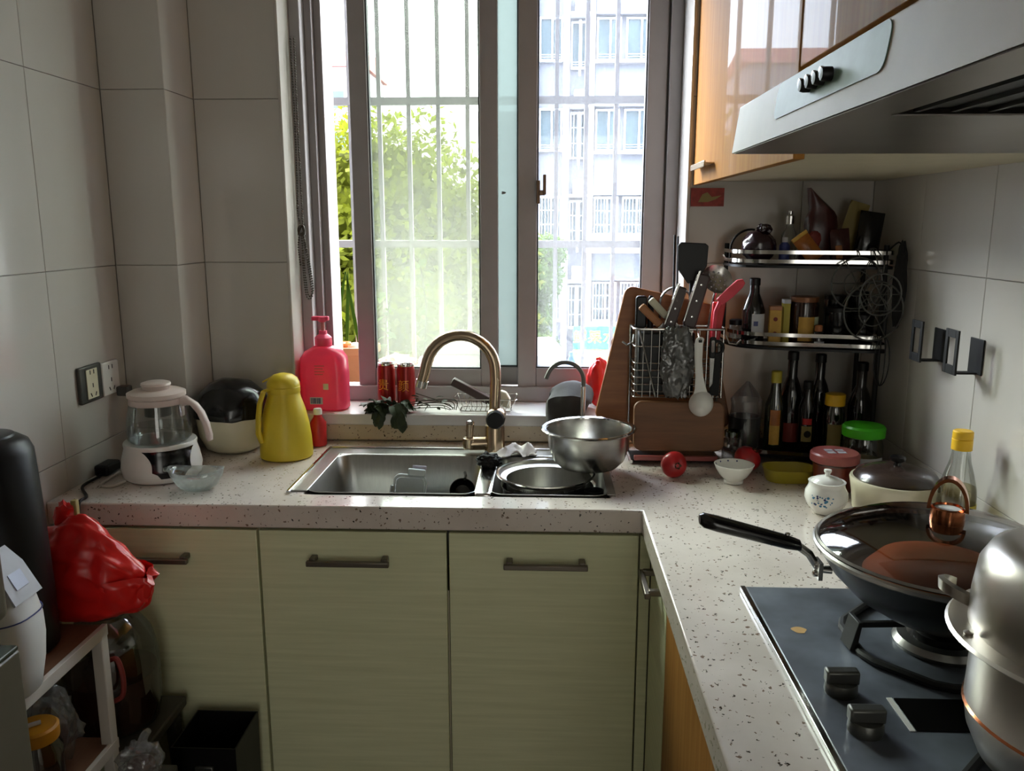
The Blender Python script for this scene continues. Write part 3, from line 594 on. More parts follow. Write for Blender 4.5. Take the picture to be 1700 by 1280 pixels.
# double hook on the right wall
def hook(y, label):
    h = thing('wall_hook', label, 'hook', (XR, y, 1.108))
    t = .0035
    MB().box((-t, -.026, 0), (-.0002, .026, .070)).build('back_plate', 'iron', h, bevel=.0008)
    MB().box((-.050, -.012, 0), (-t, .012, t)).build('arm', 'iron', h, bevel=.0008)
    mb = MB(); y0, y1, z0, z1 = -.026, .026, 0, .088; a = .011
    mb.box((-.053, y0, z0), (-.049, y0 + a, z1)).box((-.053, y1 - a, z0), (-.049, y1, z1)).box((-.053, y0 + a, z0), (-.049, y1 - a, z0 + .018)).box((-.053, y0 + a, z1 - .016), (-.049, y1 - a, z1))
    mb.build('front_loop', 'iron', h, bevel=.0008)
hook(1.808, 'black angular wall hook on the side of the corner shelf, first of the pair')
hook(1.652, 'black angular wall hook above the clear oil bottle, second of the pair')

# ------------------------------------------------------------ outlets and cords on the left wall
def socket(y0, y1, z0, z1, label, dark):
    s_ = thing('wall_socket', label, 'socket', (XL, y0, z0)); W, H = y1 - y0, z1 - z0
    p = MB().box((0, 0, 0), (.010, W, H)).build('face_plate', 'aludark' if dark else 'white', s_, bevel=.003)
    if dark: MB().box((.010, W * .25, H * .1), (.0125, W * .75, H * .9)).build('insert', 'cream', s_, bevel=.001)
    q = .0128 if dark else .0103
    for dy, dz, rot in ((-.008, .028, 0), (.008, .028, 0), (0, -.004, 0), (-.010, -.026, 30), (.010, -.026, -30)):
        MB().box((q - .001, -.0014, -.005), (q + .0003, .0014, .005), TR((0, W / 2 + dy, H / 2 + dz), (R(rot), 0, 0))).build('slot', 'black', s_, smooth=False)
socket(1.853, 1.949, .981, 1.069, 'dark framed wall socket plate with a cream insert', True)
socket(1.951, 2.030, .981, 1.064, 'plain white wall socket plate with a plug at its foot', False)
pg = thing('power_plug', 'grey power plug and cord in the white wall socket', 'plug', (XL + .011, 2.018, .985))
MB().box((0, -.014, -.013), (.030, .014, .012)).build('plug_body', 'cord', pg, bevel=.004)
MB().tube(smooth_path([(.030, 0, 0), (.045, -.01, -.03), (.030, -.005, -.10), (.020, -.02, -.16), (.05, -.05, -.181)], 8), .003, 8).build('cable', 'cord', pg)
cd = MB().tube(smooth_path([(-1.036, 1.985, .8035), (-1.034, 1.93, .8035), (-1.038, 1.86, .8035), (-1.030, 1.805, .8035), (-1.000, 1.795, .8035), (-.984, 1.826, .8060)], 8), .003, 8).build('kettle_cord', 'whitepaint')
tag(cd, 'pale kettle cord looping over the worktop beside the socket wall', 'cord')
bc = thing('extension_cord', 'black power cord hanging over the worktop edge', 'cord', (-1.03, 1.69, .8))
MB().tube(smooth_path([(-.042, .285, .0045), (-.038, .23, .0060), (-.038, .17, .0045), (-.036, .10, .0045), (.012, .03, .0050), (.016, -.004, .0045), (.014, -.0085, -.02), (.008, -.012, -.12), (.0, -.03, -.26)], 8), .0035, 8).build('cable', 'black', bc)
MB().box((-.056, .185, .001), (-.020, .250, .028)).build('cord_block', 'black', bc, bevel=.006)

# ------------------------------------------------------------ kettle set
kt = thing('glass_kettle', 'glass health kettle with a blush lid and handle on a white heating base', 'kettle', (-.925, 1.895, CT))
base_prof = [(.082, .002), (.088, .008), (.092, .030), (.088, .055), (.082, .076), (.0835, .086), (.0815, .090), (.076, .088)]
MB().lathe(base_prof, 56).build('heating_base', 'white', kt)
def rad(prof, z):
    for (r0, z0), (r1, z1) in zip(prof, prof[1:]):
        if z0 <= z <= z1 and z1 > z0: return r0 + (r1 - r0) * (z - z0) / (z1 - z0)
    return prof[-1][0]
vs = []; fs = []; nz, na = 12, 14
for j in range(nz + 1):
    z = .016 + .064 * j / nz; hw = .50 + .28 * max(0, (j / nz - .45)) ** 2 * 3.3 if j > 2 else .30 + .04 * j
    for i in range(na + 1):
        a = R(-50) + hw * (2 * i / na - 1); r = rad(base_prof, z) + .0012; vs.append((r * math.cos(a), r * math.sin(a), z))
fs = [(j * (na + 1) + i, j * (na + 1) + i + 1, (j + 1) * (na + 1) + i + 1, (j + 1) * (na + 1) + i) for j in range(nz) for i in range(na)]
MB().add(vs, fs).build('control_panel', 'blackg', kt)
car = MB().lathe([(.0, .0915), (.066, .0915), (.0725, .098), (.0735, .115), (.070, .150), (.063, .182), (.060, .196)], 56, top=False).build('carafe', 'glass', kt)
MB().lathe([(.0, .094), (.066, .094), (.070, .100), (.0705, .124), (.0, .124)], 44).build('water', 'water', car)
MB().lathe([(.0632, .180), (.0640, .183), (.0625, .194), (.061, .194)], 44).build('neck_band', 'kettle', car)
lid_ = MB().lathe([(.063, .195), (.066, .198), (.066, .207), (.055, .212), (.036, .214), (.0, .214)], 48).build('lid', 'kettle', kt)
MB().lathe([(.030, .213), (.031, .221), (.034, .224), (.033, .229), (.024, .232), (.0, .232)], 36).build('lid_knob', 'kettle', lid_)
MB().lathe([(.030, .150), (.030, .192), (.018, .193)], 28).build('strainer', 'aludark', kt)
rings = []
for (x, z, hw, ht) in ((.060, .186, .010, .014), (.075, .188, .011, .012), (.094, .180, .012, .009), (.110, .160, .012, .008), (.121, .132, .012, .008), (.127, .104, .011, .008), (.128, .092, .009, .006)):
    d = Vector((.3, 0, -1)) if x > .085 else Vector((1, 0, 0)); d.normalize(); nrm = Vector((-d.z, 0, d.x))
    rings.append([(x + nrm.x * ht * math.cos(a), hw * math.sin(a), z + nrm.z * ht * math.cos(a)) for a in [2 * PI * k / 14 for k in range(14)]])
MB().loft(rings, TR((0, 0, 0), (0, 0, R(-6)))).build('handle', 'kettle', kt)
MB().box((.056, -.007, .150), (.066, .007, .190), TR((0, 0, 0), (0, 0, R(-6)))).build('handle_mount', 'kettle', kt, bevel=.003)

gb = thing('glass_pouring_dish', 'boat-shaped clear glass dish in front of the kettle base', 'glass dish', (-.800, 1.792, CT + .0012))
rings = []
for z, a_, b_, lift in ((0, .030, .018, 0), (.012, .044, .028, 0), (.030, .056, .036, .004), (.044, .062, .040, .009)):
    rings.append([(a_ * math.cos(t) * (1.08 if math.cos(t) > 0 else 1), b_ * math.sin(t), z + lift * abs(math.cos(t)) ** 3) for t in [2 * PI * k / 36 for k in range(36)]])
b_ = MB().loft(rings, cap=False); b_.f.append(tuple(range(35, -1, -1))); b_.build('bowl', 'frosted', gb, solid=.003, ang=70)
MB().loft([[(-.058 - .016 * math.sin(t), -.012 * math.cos(t), .046 + dz) for dz in (-.003, .003)] + [(-.055 - .010 * math.sin(t), -.008 * math.cos(t), .046 + dz) for dz in (.003, -.003)] for t in [PI * k / 10 for k in range(11)]]).build('lug_handle', 'frosted', gb)

pt = thing('covered_bowl', 'cream bowl under a black domed cover behind the kettle', 'bowl', (-.838, 2.135, CT))
MB().shell([(.050, 0), (.072, .012), (.088, .045), (.093, .085), (.094, .097)], .004, 48).build('bowl_body', 'cream', pt)
v_ = MB().lathe([(.097, .098), (.0985, .104), (.096, .130), (.082, .160), (.056, .184), (.024, .194), (.0, .195)], 56)
v_.v = [(x * (1 + .05 * noise.noise(Vector((x, y, z)) * 22)), y * (1 + .05 * noise.noise(Vector((x, y, z)) * 22)), z + .006 * noise.noise(Vector((x, y, z)) * 30)) for x, y, z in v_.v]
v_.build('cover', 'blackg', pt)

jg = thing('thermos_jug', 'yellow plastic thermos jug with a flip lid', 'jug', (-.677, 2.075, CT))
MB().lathe([(.063, .001), (.067, .004), (.0675, .020), (.0655, .055), (.060, .095), (.052, .130), (.044, .155), (.0405, .166), (.040, .172)], 56).build('body', 'yellow', jg)
MB().lathe([(.041, .171), (.0425, .174), (.042, .186), (.039, .189)], 48).build('collar', 'yellow', jg)
l_ = MB().lathe([(.0415, .188), (.0415, .196), (.036, .208), (.025, .217), (.010, .221), (.0, .2215)], 48).build('lid', 'yellow', jg)
MB().loft([[(-.020, -.014, .212), (-.020, .014, .212), (-.020, .014, .218), (-.020, -.014, .218)], [(-.052, -.010, .196), (-.052, .010, .196), (-.052, .010, .201), (-.052, -.010, .201)]]).build('thumb_lever', 'yellow', l_, bevel=.002)
rings = []
for x, z, wd in ((-.038, .184, .011), (-.054, .180, .012), (-.066, .150, .012), (-.072, .110, .012), (-.074, .075, .012), (-.066, .050, .011)):
    rings.append([(x + .0065 * math.cos(a), wd * math.sin(a), z + .004 * math.cos(a)) for a in [2 * PI * k / 12 for k in range(12)]])
MB().loft(rings, TR((0, 0, 0), (0, 0, R(42)))).build('handle', 'yellow', jg)
rb = thing('small_red_bottle', 'slim red bottle half hidden behind the yellow thermos jug', 'bottle', (-.622, 2.185, CT))
MB().lathe([(.020, .001), (.022, .006), (.022, .065), (.012, .080), (.010, .088)], 28).build('body', 'redmat', rb)
MB().lathe([(.012, .088), (.012, .100), (.010, .104), (0, .105)], 20).build('cap', 'white', rb)

# ------------------------------------------------------------ things on the sill
SZ = .8805
pb = thing('pump_bottle', 'large pink pump bottle of dish soap on the sill', 'bottle', (-.628, 2.296, SZ))
rings = []
for z, a_, b_, r in ((.001, .060, .036, .024), (.004, .066, .040, .028), (.10, .067, .041, .028), (.148, .064, .039, .028), (.166, .052, .034, .026), (.178, .030, .026, .022), (.182, .022, .022, .0215)):
    rings.append([(x, y, z) for x, y in rrect(-a_, -b_, a_, b_, r)])
bd = MB().loft(rings).build('body', 'pink', pb, ang=50)
MB().lathe([(.022, .181), (.024, .184), (.024, .204), (.018, .210), (.012, .214), (.011, .224)], 28).build('pump_collar', 'pinksolid', pb)
MB().lathe([(.0055, .222), (.0055, .250)], 16).build('pump_stem', 'pinklid', pb)
MB().lathe([(.010, .248), (.012, .252), (.011, .262), (.009, .264)], 18).box((-.030, -.007, .252), (.018, .007, .264)).build('pump_head', 'pinksolid', pb, bevel=.002)
MB().box((-.034, -.0415, .020), (.002, -.0407, .040)).build('barcode_patch', 'paper', bd, smooth=False)
for k in range(7): MB().box((-.031 + .0042 * k, -.0419, .022), (-.0288 + .0042 * k + .0006 * (k % 3), -.0414, .038)).build('barcode_bar', 'navyprint', bd, smooth=False)
MB().box((.005, -.0416, .062), (.020, -.0407, .079)).build('seal_patch', 'silver', bd, smooth=False)
for k in range(4): MB().box((-.018, -.0414, .128 - .008 * k), (.010 - .004 * (k % 2), -.0408, .1305 - .008 * k)).build('print_line', 'pinklid', bd, smooth=False)
def can(x, y, ch, label, rz):
    c = thing('drink_can', label, 'can', (x, y, SZ), rz)
    b = MB().lathe([(.021, .001), (.0255, .006), (.0258, .012), (.0258, .108), (.0235, .119)], 40).build('body', 'red', c)
    MB().lathe([(.0235, .119), (.0242, .1225), (.0235, .125), (.0218, .1245), (.0205, .120), (.0, .120)], 40).build('top', 'chrome', c)
    MB().tube([(-.006, 0, .1208), (.004, 0, .1212)], .003, 8).build('pull_tab', 'chrome', c)
    lettering(ch, .036, 'gold', b, (0, -.0261, .062), (R(90), 0, 0), .0261)
can(-.462, 2.345, '贵', 'red drink can with a gold character, beside the window stile', R(-11))
can(-.402, 2.330, '颜', 'red drink can with a gold character, behind the wilted greens', R(-10))

sprig = thing('herb_bunch', 'wilted dark green leafy stalks drooping over the sill edge', 'greens', (-.44, 2.245, SZ))
random.seed(3)
for k in range(5):
    dx = .02 + .03 * k
    MB().tube(smooth_path([(-.02 + .01 * k, .0, .008 + .003 * k), (.08, .012 * (k % 3), .014 + .004 * k), (.14 + .012 * k, .02 - .01 * k, .012 + .008 * k), (.175 + .004 * k, .0, .010)], 5), .0013, 5).build('stalk', 'stem', sprig)
MB().tube([(.075, .03, .050), (.130, .025, .034), (.186, .01, .012)], .0014, 5).build('stalk', 'stem', sprig)
def leaf_mesh(L, W, curl):
    mb = MB(); rows = []
    for j in range(6):
        t = j / 5; wd = W * math.sin(PI * min(t * .85 + .12, 1)) * (1 if j < 5 else .15); z = -curl * t * t
        rows.append([(L * t, -wd, z + .25 * wd), (L * t, 0, z), (L * t, wd, z + .25 * wd)])
    vs = [p for r_ in rows for p in r_]
    fs = [(3 * j + i, 3 * j + i + 1, 3 * j + i + 4, 3 * j + i + 3) for j in range(5) for i in range(2)]
    return mb.add(vs, fs)
for k in range(118):
    u = random.random()
    if k < 84: p = (random.uniform(-.062, .055), random.uniform(-.024, .02), random.uniform(.004, .036)); rot = (random.uniform(-.7, .7), random.uniform(-.5, 1.1), random.uniform(-PI, PI))
    elif k < 104: p = (random.choice((-.025, -.018, .03, .045)) + random.uniform(-.008, .008), -.024, random.uniform(-.018, .008)); rot = (random.uniform(-.4, .4), random.uniform(1.1, 1.6), random.uniform(-1.9, -1.2))
    else: p = (random.uniform(.07, .15), random.uniform(-.01, .025), random.uniform(.01, .045)); rot = (random.uniform(-.7, .7), random.uniform(-.5, .9), random.uniform(-PI, PI))
    L = random.uniform(.016, .036) * (.7 if k >= 104 else 1.1)
    q = leaf_mesh(L, L * .36, L * random.uniform(.1, .5)); M = TR(p, rot); q.v = [M @ Vector(v) for v in q.v]
    q.v = [(v.x, v.y, max(v.z, .0012)) if v.y > -.021 else tuple(v) for v in q.v]   # leaves lie on the sill
    q.build('leaf', 'leaf', sprig)

wb_ = thing('wire_soap_basket', 'small chrome wire basket on the sill', 'basket', (-.168, 2.285, SZ))
for z, g in ((.040, 0), (.004, .016)):
    MB().tube([(x, y, z) for x, y in rrect(-.088 + g, -.045 + g, .088 - g, .045 - g, .010, 4)], .0016, 6, True).build('rim_wire' if z > .02 else 'foot_wire', 'chrome', wb_)
for k in range(11):
    x = -.07 + .014 * k; x2 = x * .085 / .07
    MB().tube([(x2, -.045, .040), (x, -.029, .004), (x, .029, .004), (x2, .045, .040)], .0010, 5).build('cross_wire', 'chrome', wb_)
MB().tube([(-.045, -.045, .040), (-.035, -.029, .004)], .0014, 5).tube([(-.045, .045, .040), (-.045, -.045, .040)], .0016, 5).build('cross_wire', 'chrome', wb_)
bh = thing('scrub_brush', 'dark brown flat-handled brush lying across the wire basket', 'brush', (-.190, 2.276, .927), rot=(0, R(27), R(-4)))
MB().box((-.082, -.013, -.010), (.035, .013, .012)).build('brush_handle', 'brush', bh, bevel=.003)
MB().box((.035, -.016, -.006), (.075, .016, .006)).build('brush_head', 'brush', bh, bevel=.003)
so = MB().loft([[(-.030, -.016, 0), (.030, -.016, 0), (.030, .016, 0), (-.030, .016, 0)], [(-.024, -.014, .026), (.022, -.014, .026), (.022, .014, .026), (-.024, .014, .026)], [(-.010, -.010, .040), (.006, -.010, .040), (.006, .010, .040), (-.010, .010, .040)]], TR((-.190, 2.276, .927), (0, R(27), R(-4))) @ TR((.067, 0, .0055), (0, R(-8), 0))).build('dish_sponge', 'soap', bevel=.004, seg=3)
tag(so, 'cream wedge-shaped sponge in the wire basket behind the faucet', 'sponge')

# chain of the roller blind
ch_ = thing('blind_chain', 'brown beaded roller-blind chain knotted beside the window jamb', 'chain', (-.685, 2.318, 1.17))
def chain(pts, name):
    P = smooth_path(pts, 8); d = 0; mb = MB(); last = P[0]
    for a, b in zip(P, P[1:]):
        L = (b - a).length; k = 0.0
        while d + (L - k) >= .0068:
            k += .0068 - d; d = 0; c = a.lerp(b, k / L)
            mb.lathe([(0, -.0030), (.0023, -.0020), (.0030, 0), (.0023, .0020), (0, .0030)], 6, TR(c))
        d += L - k
    mb.tube(P, .0006, 4); return mb.build(name, 'bead', ch_)
chain([(-.002, 0, .72), (.0, 0, .50), (-.002, 0, .33), (-.004, 0, .26), (.004, 0, .218)], 'bead_strand')['kind'] = 'stuff'
chain([(.008, 0, .72), (.007, 0, .50), (.008, 0, .30), (.008, 0, .218)], 'bead_strand')['kind'] = 'stuff'
chain([(.006, -.003, .21), (.004, -.003, .14), (.006, -.003, .07), (.010, -.003, .03), (.020, -.003, .022), (.026, -.003, .04), (.018, -.003, .12), (.008, -.003, .21)], 'bead_loop')['kind'] = 'stuff'
chain([(.004, -.006, .21), (.009, -.006, .11), (.014, -.006, .04), (.022, -.006, .03), (.030, -.006, .05), (.022, -.006, .13), (.010, -.006, .20)], 'bead_loop')['kind'] = 'stuff'
chain([(.0, -.004, .205), (-.006, -.004, .17), (-.004, -.004, .135), (-.002, -.004, .115)], 'bead_tail')['kind'] = 'stuff'
kk = MB()
for k in range(3): kk.tube([(.005 + .009 * math.cos(t + k), .004 * math.sin(2 * t + k) - .003, .212 + .013 * math.sin(t * (1 + k % 2) + k)) for t in [2 * PI * i / 16 for i in range(16)]], .0024, 5, True)
kk.build('knot', 'bead', ch_)

# ------------------------------------------------------------ in and around the sink
def hole_dots(parent, r, z, n, m='paper'):
    for k in range(n):
        a = R(-150) + R(120) * k / (n - 1)
        if k % 6 == 5: continue
        MB().box((-.0012, -.0004, -.0008), (.0012, .0004, .0008), TR((r * math.cos(a), r * math.sin(a), z), (0, 0, a + PI / 2))).build('perforation', m, parent, smooth=False)
w1 = thing('steel_wash_basin', 'stainless wash basin standing in the right sink bowl', 'basin', (.008, 1.910, .6205))
MB().shell([(.070, 0), (.080, .006), (.095, .05), (.106, .12), (.110, .162), (.114, .166)], .0015, 56).build('bowl', 'steel', w1)
w2 = thing('steel_colander', 'stainless colander with a rolled rim nested in the wash basin', 'colander', (.002, 1.908, .694))
cb = MB().shell([(.055, 0), (.070, .006), (.086, .04), (.094, .088), (.096, .108), (.110, .112), (.1150, .119)], .0014, 56).build('bowl', 'sinksteel', w2)
MB().lathe([(.113, .117), (.118, .119), (.118, .1225), (.113, .122)], 56).build('rim', 'chrome', w2)
hole_dots(cb, .0955, .100, 34)
sb_ = thing('steel_mixing_bowl', 'deep stainless mixing bowl with a rolled rim beside the small faucet', 'bowl', (.106, 1.955, .8172), rot=(0, R(-.6), 0))
MB().shell([(.055, 0), (.070, .004), (.086, .020), (.096, .048), (.101, .085), (.104, .095)], .0013, 64).build('bowl', 'steel', sb_, ang=60)
MB().lathe([(.103, .092), (.113, .094), (.1155, .0975), (.1125, .100), (.104, .0985)], 64).build('rim', 'chrome', sb_)
cu = thing('black_cup', 'black plastic cup at the corner of the right sink bowl', 'cup', (.112, 1.818, .735))
MB().shell([(.018, 0), (.019, .004), (.0225, .068)], .0015, 32).build('body', 'black', cu)
rk = thing('sink_rack', 'plain wire rack under the black cup in the sink', 'rack', (.109, 1.822, .631))
MB().box((-.007, -.007, 0), (.007, .007, .1045)).build('stand', 'iron', rk, bevel=.003)
cl = MB()
gx, gy = 26, 14; cl_v = []
for j in range(gy + 1):
    for i in range(gx + 1):
        u, v = i / gx, j / gy; x = -.062 + .124 * u; y = -.028 + .06 * v
        h = .030 * math.exp(-((u - .45) / .32) ** 2 - ((v - .5) / .42) ** 2) + .022 * math.exp(-((u - .86) / .12) ** 2 - ((v - .6) / .3) ** 2) + .007 * noise.noise(Vector((x * 60, y * 60, 3))) + .004 * noise.noise(Vector((x * 150, y * 150, 7)))
        y -= .042 * min(1, max(0, (.56 - u) / .16))
        cl_v.append((x + .006 * noise.noise(Vector((y * 80, x * 40, 1))), y + .008 * noise.noise(Vector((x * 50, 4, y * 30))), max(h, .0) + .003))
cl.add(cl_v, [(j * (gx + 1) + i, j * (gx + 1) + i + 1, (j + 1) * (gx + 1) + i + 1, (j + 1) * (gx + 1) + i) for j in range(gy) for i in range(gx)], TR((-.086, 2.094, .8050)))
tag(cl.build('dish_cloth', 'cloth', solid=.002), 'crumpled white dishcloth on the sink edge by the faucet', 'cloth')
tag(MB().blob((-.140, 1.988, .821), (.030, .026, .017), 4, .35, 3.0, 2).build('scouring_pad', 'scrub'), 'black scouring pad on the sink divider below the dishcloth', 'scouring pad')
d0 = thing('stacked_plate', 'steel plate at the bottom of the left sink bowl', 'plate', (-.294, 1.907, .6208))
MB().lathe([(.055, 0), (.058, .003), (.105, .018), (.106, .020), (.058, .006), (0, .004)], 48).build('dish', 'steel', d0)
d1 = thing('soup_pot', 'dark pot under the dishes in the left sink bowl', 'pot', (-.294, 1.907, .6268))
MB().shell([(.055, 0), (.066, .006), (.074, .05), (.076, .082)], .002, 44).build('body', 'aludark', d1)
gb_ = thing('rice_bowl', 'pale green bowl with leftovers in the left sink bowl', 'bowl', (-.236, 1.872, .7105), rot=(R(8), 0, 0))
MB().shell([(.020, 0), (.023, .004), (.036, .022), (.0415, .040)], .002, 44).build('body', 'bowlgreen', gb_)
MB().blob((0, 0, .026), (.029, .029, .009), 3, .2, 3, 4).build('leftovers', 'food', gb_)
lb = thing('food_box_lid', 'frosted food box lid with side clips standing in the left sink bowl', 'lid', (-.330, 1.872, .716), rot=(R(-10), R(9), R(14)))
rim_ = [(x, 0, y) for x, y in rrect(-.040, 0, .040, .098, .016)]
MB().loft([[(x, -.004, z) for x, y, z in rim_], [(x, .004, z) for x, y, z in rim_]]).build('panel', 'lidwhite', lb, bevel=.002)
MB().tube([(x * .86, -.005, .049 + (z - .049) * .86) for x, y, z in rim_], .0022, 6, True).build('seal_groove', 'frosted', lb)
MB().box((-.008, -.006, .094), (.034, .010, .112)).build('clip', 'lidwhite', lb, bevel=.003)
MB().box((.002, .010, .096), (.036, .014, .120)).build('clip', 'purple', lb, bevel=.003)
MB().box((-.046, -.012, .030), (-.038, .002, .070)).build('clip', 'lidwhite', lb, bevel=.003)
bl = thing('black_ladle', 'black round ladle head resting in the left sink bowl', 'ladle', (-.205, 1.970, .742), rot=(R(60), R(10), 0))
MB().shell([(.006, 0), (.020, .004), (.029, .014), (.032, .022)], .002, 32).build('scoop', 'blackg', bl)
MB().tube([(.0, .030, .021), (.0, .042, .004), (-.005, .058, -.035)], .004, 8).build('handle', 'blackg', bl)

# dark cloth over the sill, red bag behind the board
gx, gy = 18, 26; vs = []
prof_ = [(0, .060, .115), (.03, .058, .118), (.06, .046, .100), (.075, .040, .0), (.09, .012, .0)]
for j in range(gy + 1):
    t = j / gy
    # hangs from a hump at the back, down over the sill edge
    if t < .35: yy, zz = 2.345 - .06 * t / .35, .885 + .085 * math.sin(PI / 2 * t / .35)
    elif t < .62: yy, zz = 2.285 - .062 * (t - .35) / .27, .970 - .030 * (t - .35) / .27
    else: yy, zz = 2.223 - .012 * (t - .62) / .38, .940 - .095 * (t - .62) / .38
    for i in range(gx + 1):
        u = i / gx; hw = .060 * (1 - .35 * max(0, (t - .62) / .38)); x = .062 + (2 * u - 1) * hw + .012 * math.sin(t * 5)
        edge = math.sin(PI * u) ** .5
        vs.append((x + .006 * noise.noise(Vector((u * 4, t * 6, 1))), yy + .010 * noise.noise(Vector((u * 5, t * 4, 2))) - .018 * edge * (t > .3), .885 + (zz - .885) * (.55 + .45 * edge) if t < .62 else zz - .015 * (1 - edge) + .004 * noise.noise(Vector((u * 6, t, 5)))))
ck = MB().add(vs, [(j * (gx + 1) + i, j * (gx + 1) + i + 1, (j + 1) * (gx + 1) + i + 1, (j + 1) * (gx + 1) + i) for j in range(gy) for i in range(gx)])
tag(ck.build('grey_rag', 'charcoal', solid=.003), 'charcoal rag draped over the sill behind the small faucet', 'rag')
tag(MB().blob((.152, 2.352, .9525), (.034, .030, .068), 4, .14, 2.0, 9).build('red_pouch', 'redplastic'), 'small glossy red plastic pouch on the sill behind the cutting board', 'pouch')

# ------------------------------------------------------------ cutting boards and knife rack
def slab(poly, t, M, name, m, label, cat, bev=.004):
    return tag(MB().prism(poly, -t / 2, t / 2, M @ TR((0, 0, 0), (R(90), 0, 0))).build(name, m, bevel=bev, seg=3), label, cat)
slab(rrect(0, 0, .258, .360, .022), .016, TR((.128, 2.148, .893), (R(-3), R(12.5), 0)), 'cutting_board', 'board', 'big bamboo cutting board leaning left behind the knife rack', 'cutting board')
slab(rrect(-.27, 0, 0, .30, .022), .013, TR((.494, 2.172, .870), (R(-3), R(-12), 0)), 'cutting_board', 'board2', 'dark bamboo cutting board leaning right behind the ladle', 'cutting board')
rk = thing('knife_rack', 'wire knife and board rack between the steel bowl and the corner shelf', 'rack', (.330, 2.095, CT))
for x in (-.112, .112):
    MB().tube([(x, .030, .004), (x, .030, .346)], .0035, 8).build('post', 'steel', rk)
    MB().tube([(x, .045, .0055), (x, -.055, .0055)], .005, 8).build('foot', 'steel', rk)
MB().box((-.105, -.060, .010), (.105, -.048, .022)).build('base_bar', 'pinklid', rk, bevel=.002)
MB().box((-.112, -.050, .006), (.112, .040, .010)).build('drip_tray', 'black', rk, bevel=.002)
MB().tube([(x, y, .343) for x, y in rrect(-.112, -.048, .112, .026, .012, 3)], .0030, 8, True).build('top_ring', 'steel', rk)
for z in (.300, .258, .240, .222, .204, .186, .172): MB().tube([(x, y, z) for x, y in rrect(-.110, -.046, .110, .024, .010, 3)], .0014, 5, True).build('basket_wire', 'steel', rk)
for k in range(12):
    x = -.108 + .0196 * k; MB().tube([(x, -.047, .343), (x, -.047, .172), (x, .024, .172)], .0014, 5).build('basket_wire', 'steel', rk)
MB().tube([(-.100, -.050, .343), (-.055, -.050, .172)], .003, 6).build('brace', 'steel', rk)
MB().tube([(-.112, -.048, .330), (-.116, -.060, .312), (-.130, -.064, .306), (-.142, -.060, .314)], .0026, 6).build('side_hook', 'steel', rk)
MB().tube([(.112, -.048, .330), (.120, -.055, .310), (.136, -.060, .308), (.148, -.056, .318)], .0026, 6).build('side_hook', 'steel', rk)
MB().tube(arc((.0, .034, .40), .040, R(5), R(175), 14), .003, 8).tube([(.040, .034, .403), (.040, .031, .343)], .003, 8).tube([(-.040, .034, .403), (-.040, .031, .343)], .003, 8).build('carry_handle', 'steel', rk)
MB().box((-.100, -.040, .175), (.040, .016, .335)).build('knife_insert', 'black', rk, bevel=.006)
slab(rrect(-.112, 0, .112, .125, .02), .016, TR((.332, 2.020, .842), (R(-6), 0, 0)), 'cutting_board', 'board2', 'small dark wooden board standing at the front of the knife rack', 'cutting board')
bg_ = MB()
gx, gy = 44, 56; vs = []
for j in range(gy + 1):
    t = j / gy; w_ = .033 * (.72 + .5 * math.sin(PI * min(1, t * .95)))
    for i in range(gx):
        a = 2 * PI * i / gx; ca, sa = math.cos(a), math.sin(a)
        k = .28 * noise.noise(Vector((ca * 3, t * 7, sa * 3))) + .22 * noise.noise(Vector((ca * 9, t * 16, sa * 9))) + .14 * noise.noise(Vector((ca * 20, t * 30, sa * 20)))
        vs.append((.322 + w_ * ca * (1 + .5 * k), 2.022 + .010 * sa * (1 + 1.3 * k) + .013 * t ** 6, .978 + .172 * t + .010 * noise.noise(Vector((ca * 4, t * 5, sa * 4)))))
bg_.add(vs, [(j * gx + i, j * gx + (i + 1) % gx, (j + 1) * gx + (i + 1) % gx, (j + 1) * gx + i) for j in range(gy) for i in range(gx)])
tag(bg_.build('plastic_bag', thin_glass('crinkled_grey_bag', (0.55, 0.55, 0.55), 0.5, 0.2, 0.45, (0.30, 0.29, 0.28)), solid=.001), 'crinkled grey plastic bag hung on the front of the knife rack', 'bag')

def strip(poly, t, loc, rot, name, m, parent=None, bev=.0015):
    return MB().prism(poly, -t / 2, t / 2, TR(loc, rot) @ TR((0, 0, 0), (R(90), 0, 0))).build(name, m, parent, bevel=bev)
u = thing('turner_spatula', 'wide black turner standing head-up in the knife rack', 'spatula', (.360, 2.087, 1.112))
strip([(-.034, .175), (-.037, .235), (-.030, .243), (.030, .240), (.038, .234), (.036, .185), (.020, .155), (.006, .140), (-.010, .142)], .006, (0, 0, 0), (0, 0, 0), 'blade', 'black', u, .002)
MB().tube([(0, .0, -.10), (.0, .0, .150)], .0055, 8).build('handle', 'black', u)
for k in range(2):
    c = MB().tube([(.322 + .010 * k, 2.103, 1.05), (.317 + .008 * k, 2.1045, 1.372 - .003 * k)], .0024, 6).build('chopstick', 'black')
    tag(c, ('upright slim black chopstick, the taller one behind the turner', 'slightly tilted slim black chopstick, the shorter one behind the turner')[k], 'chopstick', 'pair of chopsticks in the knife rack')
